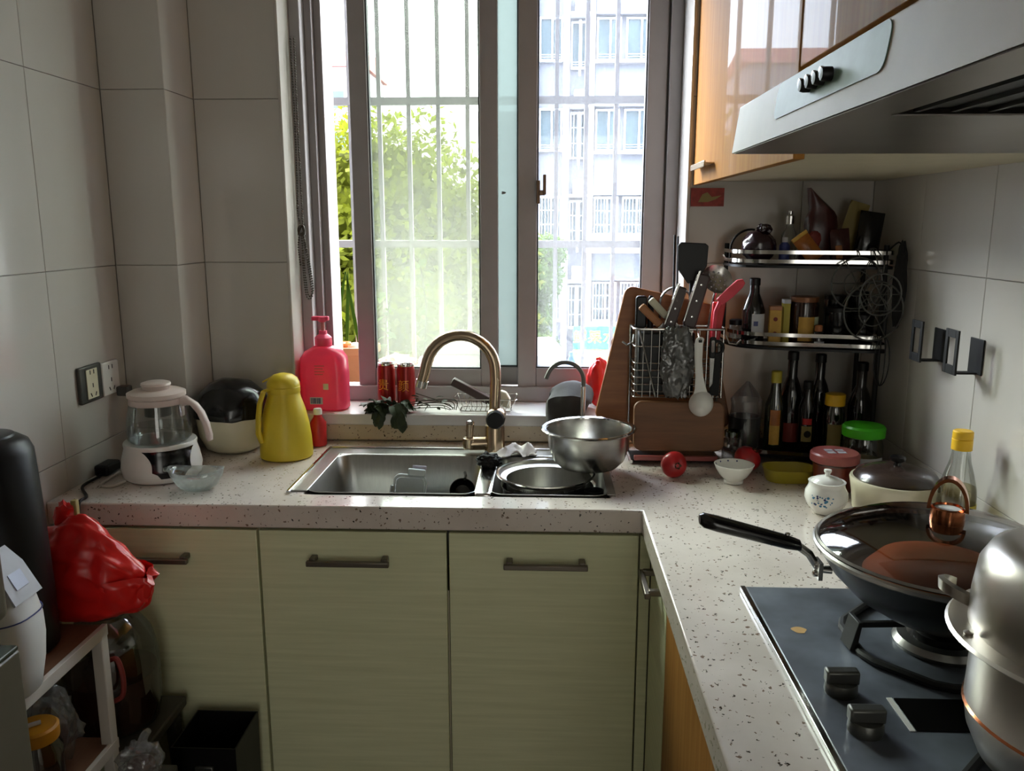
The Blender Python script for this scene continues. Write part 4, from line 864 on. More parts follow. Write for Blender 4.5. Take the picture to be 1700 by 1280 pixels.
def knife(name, loc, rot, hl, hw, m, label, rivets=0, blade=.14, edge=None):
    k = thing(name, label, 'knife', loc, rot=rot)
    h = strip(rrect(-hw, 0, hw, hl, hw * .55), .016, (0, 0, 0), (0, 0, 0), 'handle', m, k, .004)
    strip([(-hw * .9, .002), (hw * .9, .002), (hw * .9, -blade * .85), (-hw * .6, -blade)], .002, (0, 0, 0), (0, 0, 0), 'blade', 'steel', k, .0004)
    for q in range(rivets): MB().lathe([(.0026, 0), (.0026, .0012), (0, .0016)], 10, TR((0, -.008, hl * (.2 + .3 * q)), (R(90), 0, 0))).build('rivet', 'chrome', h)
    if edge: strip([(-hw - .0015, .012), (-hw + .0015, .012), (-hw + .006, hl + .006), (-hw + .001, hl + .004)], .017, (0, 0, 0), (0, 0, 0), 'tang_edge', 'chrome', h, .0005)
knife('cleaver', (.352, 2.058, 1.148), (0, R(14), 0), .135, .0165, 'darkhandle', 'heavy cleaver with a riveted black handle and bright tang', 3, .13, True)
knife('kitchen_knife', (.302, 2.060, 1.140), (0, R(16), 0), .112, .0135, 'darkhandle', 'kitchen knife with a grey-brown handle and bright edge', 2, .13, True)
knife('paring_knife', (.286, 2.079, 1.150), (0, R(-46), 0), .070, .010, 'tanhandle', 'small knife with a tan wooden handle lying aslant', 0, .06)
knife('fruit_knife', (.299, 2.079, 1.173), (0, R(-44), 0), .058, .009, 'knifewhite', 'small knife with a pale cream handle lying aslant', 0, .06)
knife('bread_knife', (.239, 2.099, 1.140), (0, R(0), 0), .082, .014, 'black', 'knife with a thick black cylindrical handle at the rack corner', 0, .12)
kp = thing('knife_steel', 'thin sharpening steel with a black handle beside the bread knife', 'sharpening steel', (.263, 2.100, 1.10))
MB().tube([(0, 0, .0), (0, 0, .115), (0, 0, .122)], [.008, .008, .004], 12).build('handle', 'black', kp)
ss = thing('slotted_spoon', 'round perforated steel skimmer standing in the knife rack', 'skimmer', (.424, 2.098, 1.262), rot=(R(62), 0, R(10)))
MB().lathe([(0, -.012), (.018, -.010), (.030, -.004), (.038, .004), (.0385, .0055), (.030, -.002), (.018, -.008), (0, -.010)], 40).build('bowl', 'steel', ss)
for rr, nn in ((.0, 1), (.012, 6), (.023, 11)):
    for q in range(nn):
        a = 2 * PI * q / nn; MB().lathe([(.0020, 0), (.0020, .0006), (0, .0007)], 8, TR((rr * math.cos(a), rr * math.sin(a), -.010 + rr * rr * 11 + .0009))).build('perforation', 'paper', ss)
MB().tube([(-.010, -.036, .004), (-.012, -.052, -.012), (-.016, -.106, -.056), (-.020, -.157, -.084)], .004, 8).build('handle', 'steel', ss)
ps = thing('silicone_spatula', 'coral pink silicone spatula leaning out over the rack', 'spatula', (.452, 2.06, 1.235), rot=(R(0), R(47), R(6)))
strip([(-.011, -.038), (-.013, .0), (-.012, .030), (-.004, .042), (.008, .040), (.012, .028), (.013, -.004), (.010, -.038)], .007, (0, 0, 0), (0, 0, 0), 'blade', 'pinkspat', ps, .002)
MB().tube([(0, 0, -.036), (.010, .0, -.058), (.050, 0, -.10), (.085, 0, -.132)], .0055, 8).build('handle', 'pinkspat', ps)
sc_ = thing('red_scoop', 'deep red plastic scoop handle behind the ladle', 'scoop', (.421, 2.069, 1.11))
strip([(-.014, 0), (.010, 0), (.022, .10), (-.010, .10)], .012, (0, 0, 0), (0, 0, 0), 'handle', 'redmat', sc_, .003)
wl_ = thing('white_ladle', 'white plastic ladle hanging on the front of the rack', 'ladle', (.378, 1.996, .965))
rings = []
for z, x, hw in ((.020, .0, .020), (.040, -.002, .014), (.070, -.006, .0095), (.110, -.010, .009), (.150, -.011, .0105), (.164, -.010, .010), (.168, -.010, .006)):
    rings.append([(x + hw * math.cos(a), -.004 + .0032 * math.sin(a) - .010 * (z > .15), z) for a in [2 * PI * q / 12 for q in range(12)]])
MB().loft(rings).build('handle', 'white', wl_, ang=60)
MB().lathe([(0, -.016), (.012, -.014), (.022, -.006), (.0285, .006), (.0300, .014), (.0285, .015), (.021, -.003), (.011, -.011), (0, -.013)], 36, TR((.002, -.010, .0), (R(-78), 0, 0), (1, 1.12, 1))).build('scoop', 'white', wl_, ang=60)
MB().box((-.014, -.020, .156), (-.006, -.016, .163)).build('hang_hole', 'black', wl_, bevel=.001)
MB().tube(smooth_path([(-.010, -.020, .166), (-.010, -.017, .158), (-.010, -.008, .158), (-.010, .020, .176), (-.010, .050, .184), (-.010, .056, .178)], 4), .0014, 6).build('hanging_hook', 'steel', wl_)
pl = thing('vegetable_peeler', 'black and steel peeler hanging beside the white ladle', 'peeler', (.408, 2.030, 1.0))
strip(rrect(-.008, .075, .008, .128, .006), .010, (0, 0, 0), (0, 0, 0), 'grip', 'black', pl, .003)
strip(rrect(-.004, .090, .004, .120, .003), .012, (0, 0, 0), (0, 0, 0), 'grip_inlay', 'chrome', pl, .001)
strip([(-.006, .076), (.006, .076), (.004, .012), (-.004, .0)], .003, (0, 0, 0), (0, 0, 0), 'blade', 'steel', pl, .0008)
sh_ = thing('kitchen_shears', 'black kitchen shears hanging behind the peeler', 'scissors', (.420, 2.040, .98))
MB().tube(arc((0, 0, .12), .016, 0, 2 * PI, 18)[:-1], .004, 8, True).build('finger_loop', 'black', sh_)
strip([(-.012, .105), (.012, .105), (.010, .0), (-.012, .0)], .006, (0, 0, 0), (0, 0, 0), 'blades', 'iron', sh_, .001)
jr = thing('small_glass_jar', 'small clear glass jar beside the rack foot', 'jar', (.474, 2.058, CT))
MB().lathe([(.0, .002), (.022, .002), (.025, .006), (.025, .060), (.019, .066), (.019, .072)], 32).build('body', 'glass', jr)
MB().lathe([(.0205, .071), (.0205, .084), (.018, .086), (0, .086)], 28).build('lid', 'greenbottle', jr)

# ------------------------------------------------------------ fruit, little bowl, tray
def fruit(c, r, rot, label):
    f_ = thing('red_fruit', label, 'fruit', c, rot=rot, group='red fruit on the worktop')
    prof_ = [(r * math.sin(a) * (1 + .04 * math.cos(3 * a)), -r * .94 * math.cos(a)) for a in [PI * k / 16 for k in range(17)]]
    prof_[0] = (0, prof_[0][1]); prof_[-1] = (0, prof_[-1][1]); q = MB().lathe(prof_, 32)
    q.v = [(x * (1 + .04 * noise.noise(Vector((x, y, z)) * 40)), y * (1 + .04 * noise.noise(Vector((x, y, z)) * 40)), z) for x, y, z in q.v]
    q.build('skin', 'fruit', f_)
    for k in range(5):
        a = 2 * PI * k / 5; M = TR((0, 0, r * .90), (0, 0, a))
        MB().add([(.002, -.003, 0), (.002, .003, 0), (.009, 0, .006), (.006, .004, .001), (.006, -.004, .001)], [(0, 4, 2), (0, 2, 3), (0, 3, 1)], M).build('calyx_tip', 'calyx', f_)
fruit((.309, 1.935, CT + .0305), .0315, (R(80), 0, R(10)), 'red pomegranate with a dark calyx facing out, by the knife rack')
fruit((.496, 1.986, CT + .0315), .0325, (R(20), R(30), 0), 'red pomegranate partly hidden behind the small white bowl')
wb2 = thing('white_rice_bowl', 'small white porcelain bowl beside the red fruit', 'bowl', (.444, 1.895, CT))
MB().shell([(.022, .001), (.023, .006), (.021, .008), (.032, .018), (.042, .034), (.0465, .046)], .0025, 48).build('body', 'porcelain', wb2)
for k in range(5): MB().lathe([(.0022, 0), (.0022, .0005), (0, .0006)], 8, TR((.0425 * math.cos(1.2 + k * .5), .0425 * math.sin(1.2 + k * .5), .041), (0, R(-70), 1.2 + k * .5))).build('flower_print', 'navyprint', wb2)
tr = thing('olive_tray', 'shallow olive green plastic tray behind the small white bowl', 'tray', (.580, 1.925, CT))
rings = [[(x, y, z) for x, y in rrect(-a_, -b_, a_, b_, r_)] for a_, b_, z, r_ in ((.052, .036, .0, .03), (.060, .042, .030, .034), (.061, .043, .031, .034), (.057, .039, .030, .03), (.049, .033, .003, .027))]
MB().loft(rings).build('body', 'olive', tr, ang=50)

# ------------------------------------------------------------ jars and pots on the right worktop
def jar(name, label, loc, body, bm_, lid, lm, cat='jar', extra=None):
    j = thing(name, label, cat, loc); b = MB().lathe(body, 40).build('body', bm_, j); l = MB().lathe(lid, 40).build('lid', lm, j); return j, b, l
j, b, l = jar('chilli_jar', 'clear tub of red chilli paste with a clouded pink lid', (.660, 1.852, CT), [(.0, .002), (.043, .002), (.045, .006), (.047, .060), (.049, .064), (.049, .070)], 'glass', [(.051, .068), (.054, .070), (.054, .086), (.050, .090), (0, .090)], 'pinklid')
MB().lathe([(0, .004), (.042, .004), (.0455, .062), (0, .062)], 36).build('paste', 'chilli', j)
for dx, dy in ((-.012, -.010), (.012, -.010), (-.012, .010), (.012, .010)): MB().box((dx - .009, dy - .007, .0902), (dx + .009, dy + .007, .0909)).build('lid_print', 'paper', l, smooth=False)
j, b, l = jar('green_lid_jar', 'clear jar with a bright green screw lid and white label', (.752, 1.935, CT), [(.0, .002), (.043, .002), (.046, .008), (.046, .085), (.042, .098), (.040, .108)], 'glass', [(.044, .106), (.048, .108), (.049, .128), (.045, .133), (0, .133)], 'greenlid')
vs = [(.0466 * math.cos(a), .0466 * math.sin(a), z) for z in (.020, .062) for a in [R(-130) + R(90) * k / 12 for k in range(13)]]
MB().add(vs, [(k, k + 1, 14 + k, 13 + k) for k in range(12)]).build('label_paper', 'paper', b)
vs = [(.0470 * math.cos(a), .0470 * math.sin(a), z) for z in (.026, .052) for a in [R(-62) + R(18) * k / 4 for k in range(5)]]
MB().add(vs, [(k, k + 1, 6 + k, 5 + k) for k in range(4)]).build('label_print', 'pinkspat', b)
MB().lathe([(0, .004), (.042, .004), (.045, .010), (.045, .050), (0, .050)], 30).build('contents', 'tanleaf', j)
sj = thing('sugar_pot', 'white porcelain sugar pot with blue flowers and a knob lid', 'pot', (.592, 1.695, CT))
sprof = [(.024, .001), (.026, .005), (.038, .018), (.0435, .034), (.0425, .048), (.037, .058), (.0365, .066), (.038, .069)]
b = MB().lathe(sprof, 48).build('body', 'porcelain', sj)
l = MB().lathe([(.034, .066), (.033, .069), (.024, .076), (.009, .080), (.0, .080)], 40).build('lid', 'porcelain', sj)
MB().lathe([(.005, .079), (.0055, .086), (.008, .090), (.0075, .094), (0, .096)], 24).build('lid_knob', 'porcelain', l)
random.seed(5)
for k in range(26):
    a = R(-150 + 62 * random.random()); z = random.uniform(.022, .046) ; r_ = rad(sprof, z) + .0002
    MB().lathe([(random.uniform(.0012, .0032), 0), (.001, .0003), (0, .0004)], 6, TR((r_ * math.cos(a), r_ * math.sin(a), z), (0, R(90), a))).build('flower_print', random.choice(('cyanprint', 'cyanprint', 'navyprint')), b)
cp = thing('electric_stew_pot', 'cream stew pot with a dark glass lid behind the wok', 'pot', (.738, 1.705, CT))
MB().shell([(.076, .002), (.082, .006), (.086, .040), (.090, .062), (.0915, .070), (.090, .074)], .006, 56).build('body', 'cream', cp)
l = MB().lathe([(.083, .073), (.085, .076), (.076, .088), (.050, .098), (.020, .102), (0, .102)], 56).build('lid', 'brownlid', cp)
MB().lathe([(.008, .101), (.007, .108), (.015, .113), (.016, .120), (.012, .123), (0, .124)], 28).build('lid_knob', 'blackg', l)
ob = thing('vinegar_bottle', 'clear glass bottle with a yellow flip cap by the right wall', 'bottle', (.795, 1.565, CT))
MB().lathe([(0, .002), (.031, .002), (.034, .006), (.0345, .085), (.033, .100), (.026, .128), (.019, .152), (.016, .172), (.0165, .180)], 44).build('body', 'glass', ob)
MB().lathe([(0, .005), (.031, .005), (.033, .009), (.0333, .082), (.0315, .100), (.030, .104), (0, .104)], 36).build('contents', 'oil', ob)
c_ = MB().lathe([(.0185, .176), (.0185, .196), (.0172, .197), (.0185, .199), (.0182, .211), (.016, .213), (0, .213)], 32).build('cap', 'yellowcap', ob)
vs = [(.0351 * math.cos(a), .0351 * math.sin(a), z) for z in (.020, .072) for a in [R(-80) + R(120) * k / 12 for k in range(13)]]
MB().add(vs, [(k, k + 1, 14 + k, 13 + k) for k in range(12)]).build('label_paper', 'olive', ob)

# ------------------------------------------------------------ corner shelf and what stands on it
cs = thing('corner_shelf', 'three-tier black and steel corner shelf crowded with seasonings', 'shelf', (0, 0, 0))
front = smooth_path([(.462, 2.215, 0), (.466, 2.13, 0), (.497, 2.075, 0), (.57, 2.045, 0), (.69, 2.02, 0), (.79, 2.00, 0), (.822, 2.03, 0), (.828, 2.215, 0)], 6)
TZ = (.826, 1.100, 1.300)
for tz in TZ:
    poly = [(p.x, p.y) for p in front]
    MB().prism(poly, tz - .006, tz).build('shelf_plate', 'black', cs)
    for dz in (.010, .032) if tz > .9 else (.008,):
        rr_ = MB().loft([[(p.x, p.y - .001, tz + dz - .0045), (p.x, p.y - .004, tz + dz - .0045), (p.x, p.y - .004, tz + dz + .0045), (p.x, p.y - .001, tz + dz + .0045)] for p in front])
        rr_.build('rail', 'chrome', cs, ang=50)
for x, y in ((.468, 2.205), (.822, 2.205), (.800, 2.012)):
    MB().tube([(x, y, .801), (x, y, 1.350)], .006, 10).build('post', 'iron', cs)
MB().tube([(.470, 2.17, 1.300)] + arc((.520, 2.17, 1.335), .050, R(180), R(80), 10), .0028, 8).build('post_arch', 'iron', cs)
MB().tube([(.466, 2.150, 1.312), (.455, 2.148, 1.313), (.447, 2.148, 1.322)], .002, 6).build('side_hook', 'steel', cs)
t1, t2, t3 = TZ[2] + .0005, TZ[1] + .0005, TZ[0] + .0005
def lab(parent, r, z0, z1, a0, a1, m, name='label_paper', n=10):
    vs = [(r * math.cos(a), r * math.sin(a), z) for z in (z0, z1) for a in [R(a0) + R(a1 - a0) * k / n for k in range(n + 1)]]
    return MB().add(vs, [(k, k + 1, n + 2 + k, n + 1 + k) for k in range(n)]).build(name, m, parent)
# top tier
o = thing('onion_bag', 'dark purple bagged onion on the top tier', 'bag', (.528, 2.118, t1 + .0025))
MB().blob((0, 0, .040), (.042, .040, .0415), 4, .10, 2, 3).build('bag_body', 'onion', o); MB().blob((.012, .0, .082), (.018, .012, .014), 3, .4, 4, 5).build('bag_knot', 'onion', o)
o = thing('blue_bottle', 'small blue bottle with a pale cap on the top tier', 'bottle', (.588, 2.105, t1))
MB().lathe([(.012, .001), (.013, .004), (.013, .046), (.007, .054)], 24).build('body', 'blue', o); MB().lathe([(.007, .053), (.007, .066), (0, .067)], 20).build('cap', 'paper', o)
o = thing('condiment_bottle', 'clear condiment bottle with a chrome cap behind the orange packet', 'bottle', (.612, 2.155, t1))
MB().lathe([(0, .002), (.018, .002), (.020, .006), (.020, .07), (.010, .09), (.010, .10)], 28).build('body', 'glass', o); MB().lathe([(.012, .098), (.012, .118), (.006, .122), (.006, .13), (0, .131)], 24).build('cap', 'chrome', o)
def packet(name, label, loc, rot, W, H, T_, m, cat='packet'):
    vs = []; nx, nz = 10, 12
    for s_ in (-1, 1):
        for j in range(nz + 1):
            for i in range(nx + 1):
                u, v = i / nx, j / nz; b_ = (math.sin(PI * u) * math.sin(PI * v)) ** .6 if 0 < u < 1 and 0 < v < 1 else 0
                vs.append(((u - .5) * W, s_ * T_ / 2 * b_ + .002 * noise.noise(Vector((u * 5, v * 5, s_))) * (b_ > 0), v * H))
    k = (nx + 1) * (nz + 1); fs = [(q * k + j * (nx + 1) + i, q * k + j * (nx + 1) + i + 1, q * k + (j + 1) * (nx + 1) + i + 1, q * k + (j + 1) * (nx + 1) + i) for q in (0, 1) for j in range(nz) for i in range(nx)]
    o = thing(name, label, cat, loc, rot=rot); MB().add(vs, fs).build('pouch', m, o); return o
o = packet('noodle_packet', 'orange and yellow seasoning packet leaning on the top tier', (.655, 2.060, t1 + .0135), (R(-8), R(-38), 0), .042, .075, .02, 'orangepk')
MB().box((-.021, -.008, .066), (.021, .008, .075)).build('top_seal', 'yellowprint', o, bevel=.002)
o = thing('dried_chilli_bag', 'tall dark maroon bag of dried chillies on the top tier', 'bag', (.668, 2.110, t1))
vs = []; nj, ni = 16, 18
for j in range(nj + 1):
    t = j / nj; cx_ = -.010 * t + .012 * math.sin(3 * t) - (.020 * max(0, t - .7) / .3); a_ = .044 * (1 - .25 * t) if t < .6 else .0374 * (1 - (t - .6) / .4) + .003; b_ = .026 * (1 - .5 * t) + .002
    for i in range(ni):
        q = 2 * PI * i / ni; k = 1 + .18 * noise.noise(Vector((math.cos(q) * 2, math.sin(q) * 2, t * 5))); vs.append((cx_ + a_ * math.cos(q) * k, b_ * math.sin(q) * k, .003 + .182 * t))
MB().add(vs, [(j * ni + i, j * ni + (i + 1) % ni, (j + 1) * ni + (i + 1) % ni, (j + 1) * ni + i) for j in range(nj) for i in range(ni)] + [tuple(range(ni - 1, -1, -1))]).build('bag_body', 'maroon', o)
MB().blob((-.014, -.024, .060), (.016, .004, .022), 3, .3, 3, 6).build('bag_print', 'redprint', o)
o = packet('herb_packet', 'tan paper packet with a pointed corner on the top tier', (.745, 2.152, t1 + .0072), (R(-4), R(16), 0), .050, .15, .016, 'tanleaf')
o = packet('spice_packet', 'dark spice packet with a yellow-red print on the top tier', (.718, 2.070, t1 + .0026), (R(-6), R(-6), 0), .046, .085, .02, 'maroon')
MB().box((-.016, -.0125, .012), (.0, -.010, .045)).build('packet_print', 'orangepk', o, bevel=.003)
o = packet('tea_packet', 'crumpled black packet at the wall end of the top tier', (.785, 2.108, t1 + .0044), (R(-5), R(8), 0), .060, .125, .03, 'blackg')
# middle tier
def bottle(name, label, loc, prof_, m, capz, capr, caph, capm, cat='bottle'):
    o = thing(name, label, cat, loc); b = MB().lathe(prof_, 32).build('body', m, o); MB().lathe([(capr, capz), (capr, capz + caph - .002), (capr * .8, capz + caph), (0, capz + caph)], 24).build('cap', capm, o); return o, b
o, b = bottle('soy_sauce_bottle', 'dark soy sauce bottle with a white label on the middle tier', (.522, 2.110, t2), [(.026, .001), (.028, .005), (.028, .085), (.022, .105), (.013, .128), (.012, .150)], 'darkbottle', .148, .0135, .018, 'black')
lab(b, .0285, .030, .078, -110, -30, 'paper'); lab(b, .0288, .048, .060, -100, -78, 'navyprint', 'label_print')
o, b = bottle('sesame_oil_bottle', 'small squat jar with a dark lid at the end of the middle tier', (.490, 2.150, t2), [(.016, .001), (.017, .004), (.017, .045)], 'frosted', .044, .018, .014, 'black', 'jar')
def carton(name, label, loc, W, D_, H, m, rot=0):
    o = thing(name, label, 'carton', loc, rot); b = MB().box((-W / 2, -D_ / 2, 0), (W / 2, D_ / 2, H)).build('box', m, o, bevel=.001); return o, b
o, b = carton('seasoning_carton', 'yellow seasoning carton with red seals on the middle tier', (.571, 2.090, t2), .028, .026, .098, 'yellowprint', R(-8))
for z in (.030, .066): MB().lathe([(.0055, 0), (.0055, .0006), (0, .0007)], 8, TR((0, -.0131, z), (R(90), 0, 0))).build('red_seal', 'redprint', b)
MB().box((-.0148, -.0138, .088), (.0148, .0138, .0985)).build('lid_flap', 'orangepk', b, bevel=.001)
o, b = carton('thin_carton', 'narrow olive yellow carton with a white top on the middle tier', (.599, 2.098, t2), .016, .024, .104, 'olive')
MB().box((-.0082, -.0122, .104), (.0082, .0122, .114)).build('lid_flap', 'paper', b, bevel=.001)
o, b = bottle('bean_paste_jar', 'large dark jar with a brown metal lid and yellow label on the middle tier', (.646, 2.105, t2), [(.033, .001), (.035, .005), (.035, .096), (.033, .108)], 'amber', .108, .034, .014, 'rust', 'jar')
lab(b, .0355, .012, .072, -125, -60, 'yellowprint'); lab(b, .0356, .012, .072, -60, -20, 'bowlgreen', 'label_side')
o, b = bottle('small_sauce_bottle', 'small dark bottle with an orange cap at the rail of the middle tier', (.668, 2.052, t2), [(.014, .001), (.0155, .004), (.0155, .030), (.009, .040)], 'darkbottle', .039, .009, .016, 'terracotta')
lab(b, .0158, .004, .016, -140, -40, 'paper')
for k, (x, y, r_, h_) in enumerate(((.722, 2.085, .030, .085), (.781, 2.073, .026, .070), (.735, 2.145, .026, .11), (.790, 2.14, .024, .12))):
    o, b = bottle('spice_jar', ('wide', 'short', 'tall', 'slim')[k] + ' black spice jar at the wall end of the middle tier', (x, y, t2), [(r_ - .002, .001), (r_, .004), (r_, h_)], 'blackg', h_, r_ + .001, .012, 'black', 'jar')
# bottom tier
o = thing('bagged_pot', 'black pot wrapped in a clear plastic bag on the bottom tier', 'pot', (.516, 2.117, t3))
MB().shell([(.033, .0), (.038, .005), (.0395, .06), (.0395, .085)], .003, 40).build('pot_body', 'black', o)
bp = MB(); nj, ni = 14, 24; vs = []
for j in range(nj + 1):
    t = j / nj; r_ = .0415 * (1 - .12 * t) if t < .7 else .0380 * (1 - (t - .7) / .3) + .004
    for i in range(ni):
        q = 2 * PI * i / ni; k = 1 + .16 * noise.noise(Vector((math.cos(q) * 3, math.sin(q) * 3, t * 3))) * t; vs.append((r_ * math.cos(q) * k + .004 * t, r_ * math.sin(q) * k, .010 + .165 * t))
bp.add(vs, [(j * ni + i, j * ni + (i + 1) % ni, (j + 1) * ni + (i + 1) % ni, (j + 1) * ni + i) for j in range(nj) for i in range(ni)]); bp.build('bag_film', 'film', o)
o, b = bottle('cooking_oil_bottle', 'green glass oil bottle with an orange label on the bottom tier', (.585, 2.092, t3), [(.0, .002), (.022, .002), (.024, .006), (.024, .120), (.014, .150), (.011, .180)], 'greenbottle', .178, .013, .030, 'olive')
lab(b, .0245, .020, .110, -130, -70, 'yellowprint'); lab(b, .0247, .070, .110, -130, -70, 'orangepk', 'label_band')
for k, (x, y, h_, m, extra) in enumerate(((.634, 2.126, .235, 'darkbottle', ' with a wide shoulder'), (.712, 2.150, .225, 'darkbottle', ' behind the yellow-capped one'), (.795, 2.085, .215, 'darkbottle', ' against the right wall'))):
    o, b = bottle('wine_bottle', 'tall dark cooking wine bottle' + extra + ' on the bottom tier', (x, y, t3), [(.027, .001), (.029, .006), (.029, h_ * .58), (.020, h_ * .72), (.0125, h_ * .80), (.0125, h_)], m, h_ - .004, .014, .022, 'black')
    if k == 0: lab(b, .0295, .02, .07, -140, -60, 'redprint')
o, b = bottle('oyster_sauce_bottle', 'dark bottle with a red and cream oval label on the bottom tier', (.664, 2.085, t3), [(.020, .001), (.021, .005), (.021, .115), (.012, .145), (.011, .165)], 'darkbottle', .164, .0125, .02, 'black')
lab(b, .0215, .030, .070, -135, -65, 'tanleaf'); lab(b, .0217, .074, .090, -130, -70, 'redmat', 'label_band'); MB().lathe([(.009, 0), (.009, .0005), (.0, .0006)], 16, TR((-.002, -.0219, .050), (R(90), 0, 0))).build('label_seal', 'black', b)
o, b = bottle('yellow_cap_bottle', 'green glass bottle with a yellow screw cap on the bottom tier', (.727, 2.068, t3), [(0, .002), (.023, .002), (.025, .006), (.025, .100), (.022, .118), (.019, .128)], 'greenbottle', .126, .0245, .030, 'yellowcap')
lab(b, .0255, .02, .08, -140, -60, 'tanleaf')
# wire steaming racks and mesh strainer hung at the wall end of the shelf
for k, (x, y, z, r_) in enumerate(((.728, 1.988, 1.262, .060), (.765, 1.936, 1.240, .048), (.760, 1.957, 1.200, .070))):
    o = thing('wire_steam_rack', ('small', 'mid-sized', 'large')[(1, 0, 2)[k]] + ' round wire steaming rack hanging at the shelf end', 'rack', (x, y, z), rot=(R(3), 0, R(5)))
    MB().tube(arc((0, 0, 0), r_, 0, 2 * PI, 30)[:-1], .0022, 6, True).build('hoop', 'aludark', o)
    MB().tube(arc((0, 0, 0), r_ * .5, 0, 2 * PI, 20)[:-1], .0016, 6, True).build('inner_hoop', 'aludark', o)
    for a in range(3): MB().tube([(-r_ * math.cos(a * PI / 3), .002, -r_ * math.sin(a * PI / 3)), (r_ * math.cos(a * PI / 3), .002, r_ * math.sin(a * PI / 3))], .0015, 5).build('spoke', 'aludark', o)
    ey, ez = 2.019 - .004 * (k > 0) - y, 1.340 - z
    MB().tube(smooth_path([(0, 0, r_), (0, .002, r_ + .5 * (ez - r_)), (0, ey * .6, ez), (0, ey, ez - .006)], 4), .0016, 5).build('hook_wire', 'aludark', o)
o = thing('mesh_bag', 'dark mesh bag hanging beside the right wall', 'bag', (.826, 1.985, 1.175))
q = MB().blob((0, 0, .085), (.015, .012, .098), 4, .22, 2.2, 11); q.build('bag_body', 'scrub', o)
MB().tube(smooth_path([(0, 0, .17), (-.006, .012, .182), (-.020, .027, .164), (-.026, .0285, .158)], 4), .002, 6).build('bag_loop', 'black', o)
o = thing('balloon_whisk', 'black whisk hanging from the end of the shelf', 'whisk', (.795, 1.974, 1.080))
for k in range(4):
    a = PI * k / 4; MB().tube([(.018 * math.sin(t) * math.cos(a), .018 * math.sin(t) * math.sin(a), -.06 * math.cos(t) + .0) for t in [R(-170) + R(340) * i / 20 for i in range(21)]], .0013, 5).build('loop_wire', 'iron', o)
MB().tube([(0, 0, .055), (0, 0, .135)], .005, 8).build('handle', 'black', o)
MB().tube(smooth_path([(0, 0, .133), (0, .010, .19), (0, .020, .255), (.001, .0265, .256)], 4), .0011, 5).build('hanging_cord', 'black', o)

# ------------------------------------------------------------ storage shelf and appliances by the left wall
shf = thing('storage_shelf', 'white-legged storage shelf with brown boards by the left wall', 'shelf', (XL, 1.10, 0))
W_, L_ = .262, .330
for x in (.014, W_ - .012):
    for y in (.012, L_ - .012): MB().box((x - .011, y - .011, 0), (x + .011, y + .011, .648)).build('leg', 'whitepaint', shf, bevel=.002)
for z in (.650, .410):
    MB().box((.004, 0, z - .016), (W_ - .010, L_, z)).build('shelf_board', 'shelfwood', shf, bevel=.002)
    MB().box((W_ - .010, 0, z - .020), (W_, L_, z + .002)).build('edge_trim', 'whitepaint', shf, bevel=.001)
ap = thing('black_air_fryer', 'tall black appliance with a silver top button on the storage shelf', 'appliance', (-.958, 1.328, .6505))
MB().lathe([(.080, .001), (.084, .006), (.084, .10), (.081, .25), (.076, .365), (.069, .382), (.054, .392), (.0, .394)], 48).build('body', 'black', ap)
MB().lathe([(.050, .3925), (.048, .396), (.030, .400), (0, .401)], 40).build('lid_cap', 'black', ap)
MB().lathe([(.009, .400), (.009, .404), (.006, .406), (0, .4065)], 20, TR((.015, -.01, 0))).build('button', 'chrome', ap)
rc = thing('rice_cooker', 'white rounded rice cooker with a control panel on the storage shelf', 'rice cooker', (-.915, 1.180, .6505))
rings = []
for z, a_, b_ in ((.002, .085, .050), (.012, .100, .056), (.06, .110, .061), (.10, .114, .063), (.135, .113, .063), (.17, .104, .060), (.22, .078, .052), (.252, .048, .038), (.264, .020, .02)):
    rings.append([(a_ * abs(math.cos(t)) ** .7 * (1 if math.cos(t) > 0 else -1), b_ * abs(math.sin(t)) ** .7 * (1 if math.sin(t) > 0 else -1), z) for t in [2 * PI * k / 40 for k in range(40)]])
MB().loft(rings).build('body', 'white', rc, ang=70)
MB().loft([[(x, -w_, z), (x, w_, z), (x + .003, w_, z + .002), (x + .003, -w_, z + .002)] for x, z, w_ in ((.1055, .172, .034), (.080, .221, .032), (.056, .247, .028))]).build('control_panel', 'paper', rc, ang=60)
MB().loft([[(x, -w_, z), (x, w_, z), (x + .002, w_, z + .002), (x + .002, -w_, z + .002)] for x, z, w_ in ((.099, .190, .015), (.086, .214, .015))]).build('panel_print', 'print_', rc)
MB().tube([(.1125 * abs(math.cos(t)) ** .7 * (1 if math.cos(t) > 0 else -1), .0632 * abs(math.sin(t)) ** .7 * (1 if math.sin(t) > 0 else -1), .145) for t in [2 * PI * k / 40 for k in range(40)]], .0012, 5, True).build('lid_seam', 'navyprint', rc)
# red carrier bag slumped over the far end of the shelf
rbg = thing('red_carrier_bag', 'bulging red plastic carrier bag at the end of the storage shelf', 'bag', (-.862, 1.446, .655))
q = MB().blob((0, 0, .098), (.116, .046, .100), 5, .14, 1.8, 4)
vv = []
for x, y, z in q.v:
    k = max(0, (x - .02) / .12); z2 = z + .014 * noise.noise(Vector((x * 14, y * 14, z * 20))) + .0035 * noise.noise(Vector((x * 45, y * 40, z * 60))); x2 = x * (1 + .12 * (z < .09)) + .01 * noise.noise(Vector((z * 30, x * 10, 2)))
    if x < -.03: z2 = .06 + (z2 - .06) * .98
    vv.append((x2, y + .010 * noise.noise(Vector((x * 30, z * 30, 5))), max(z2 - .06 * max(0, x) / .12 * (z > .1), .0)))
for i, (x, y, z) in enumerate(vv):   # pressed flat against the appliance beside it
    dx, dy = x + .096, y + .118; d = math.hypot(dx, dy)
    if d < .0875: vv[i] = (-.096 + dx / d * .0875, -.118 + dy / d * .0875, z)
q.v = vv; q.build('bag_body', 'redplastic', rbg, ang=60)
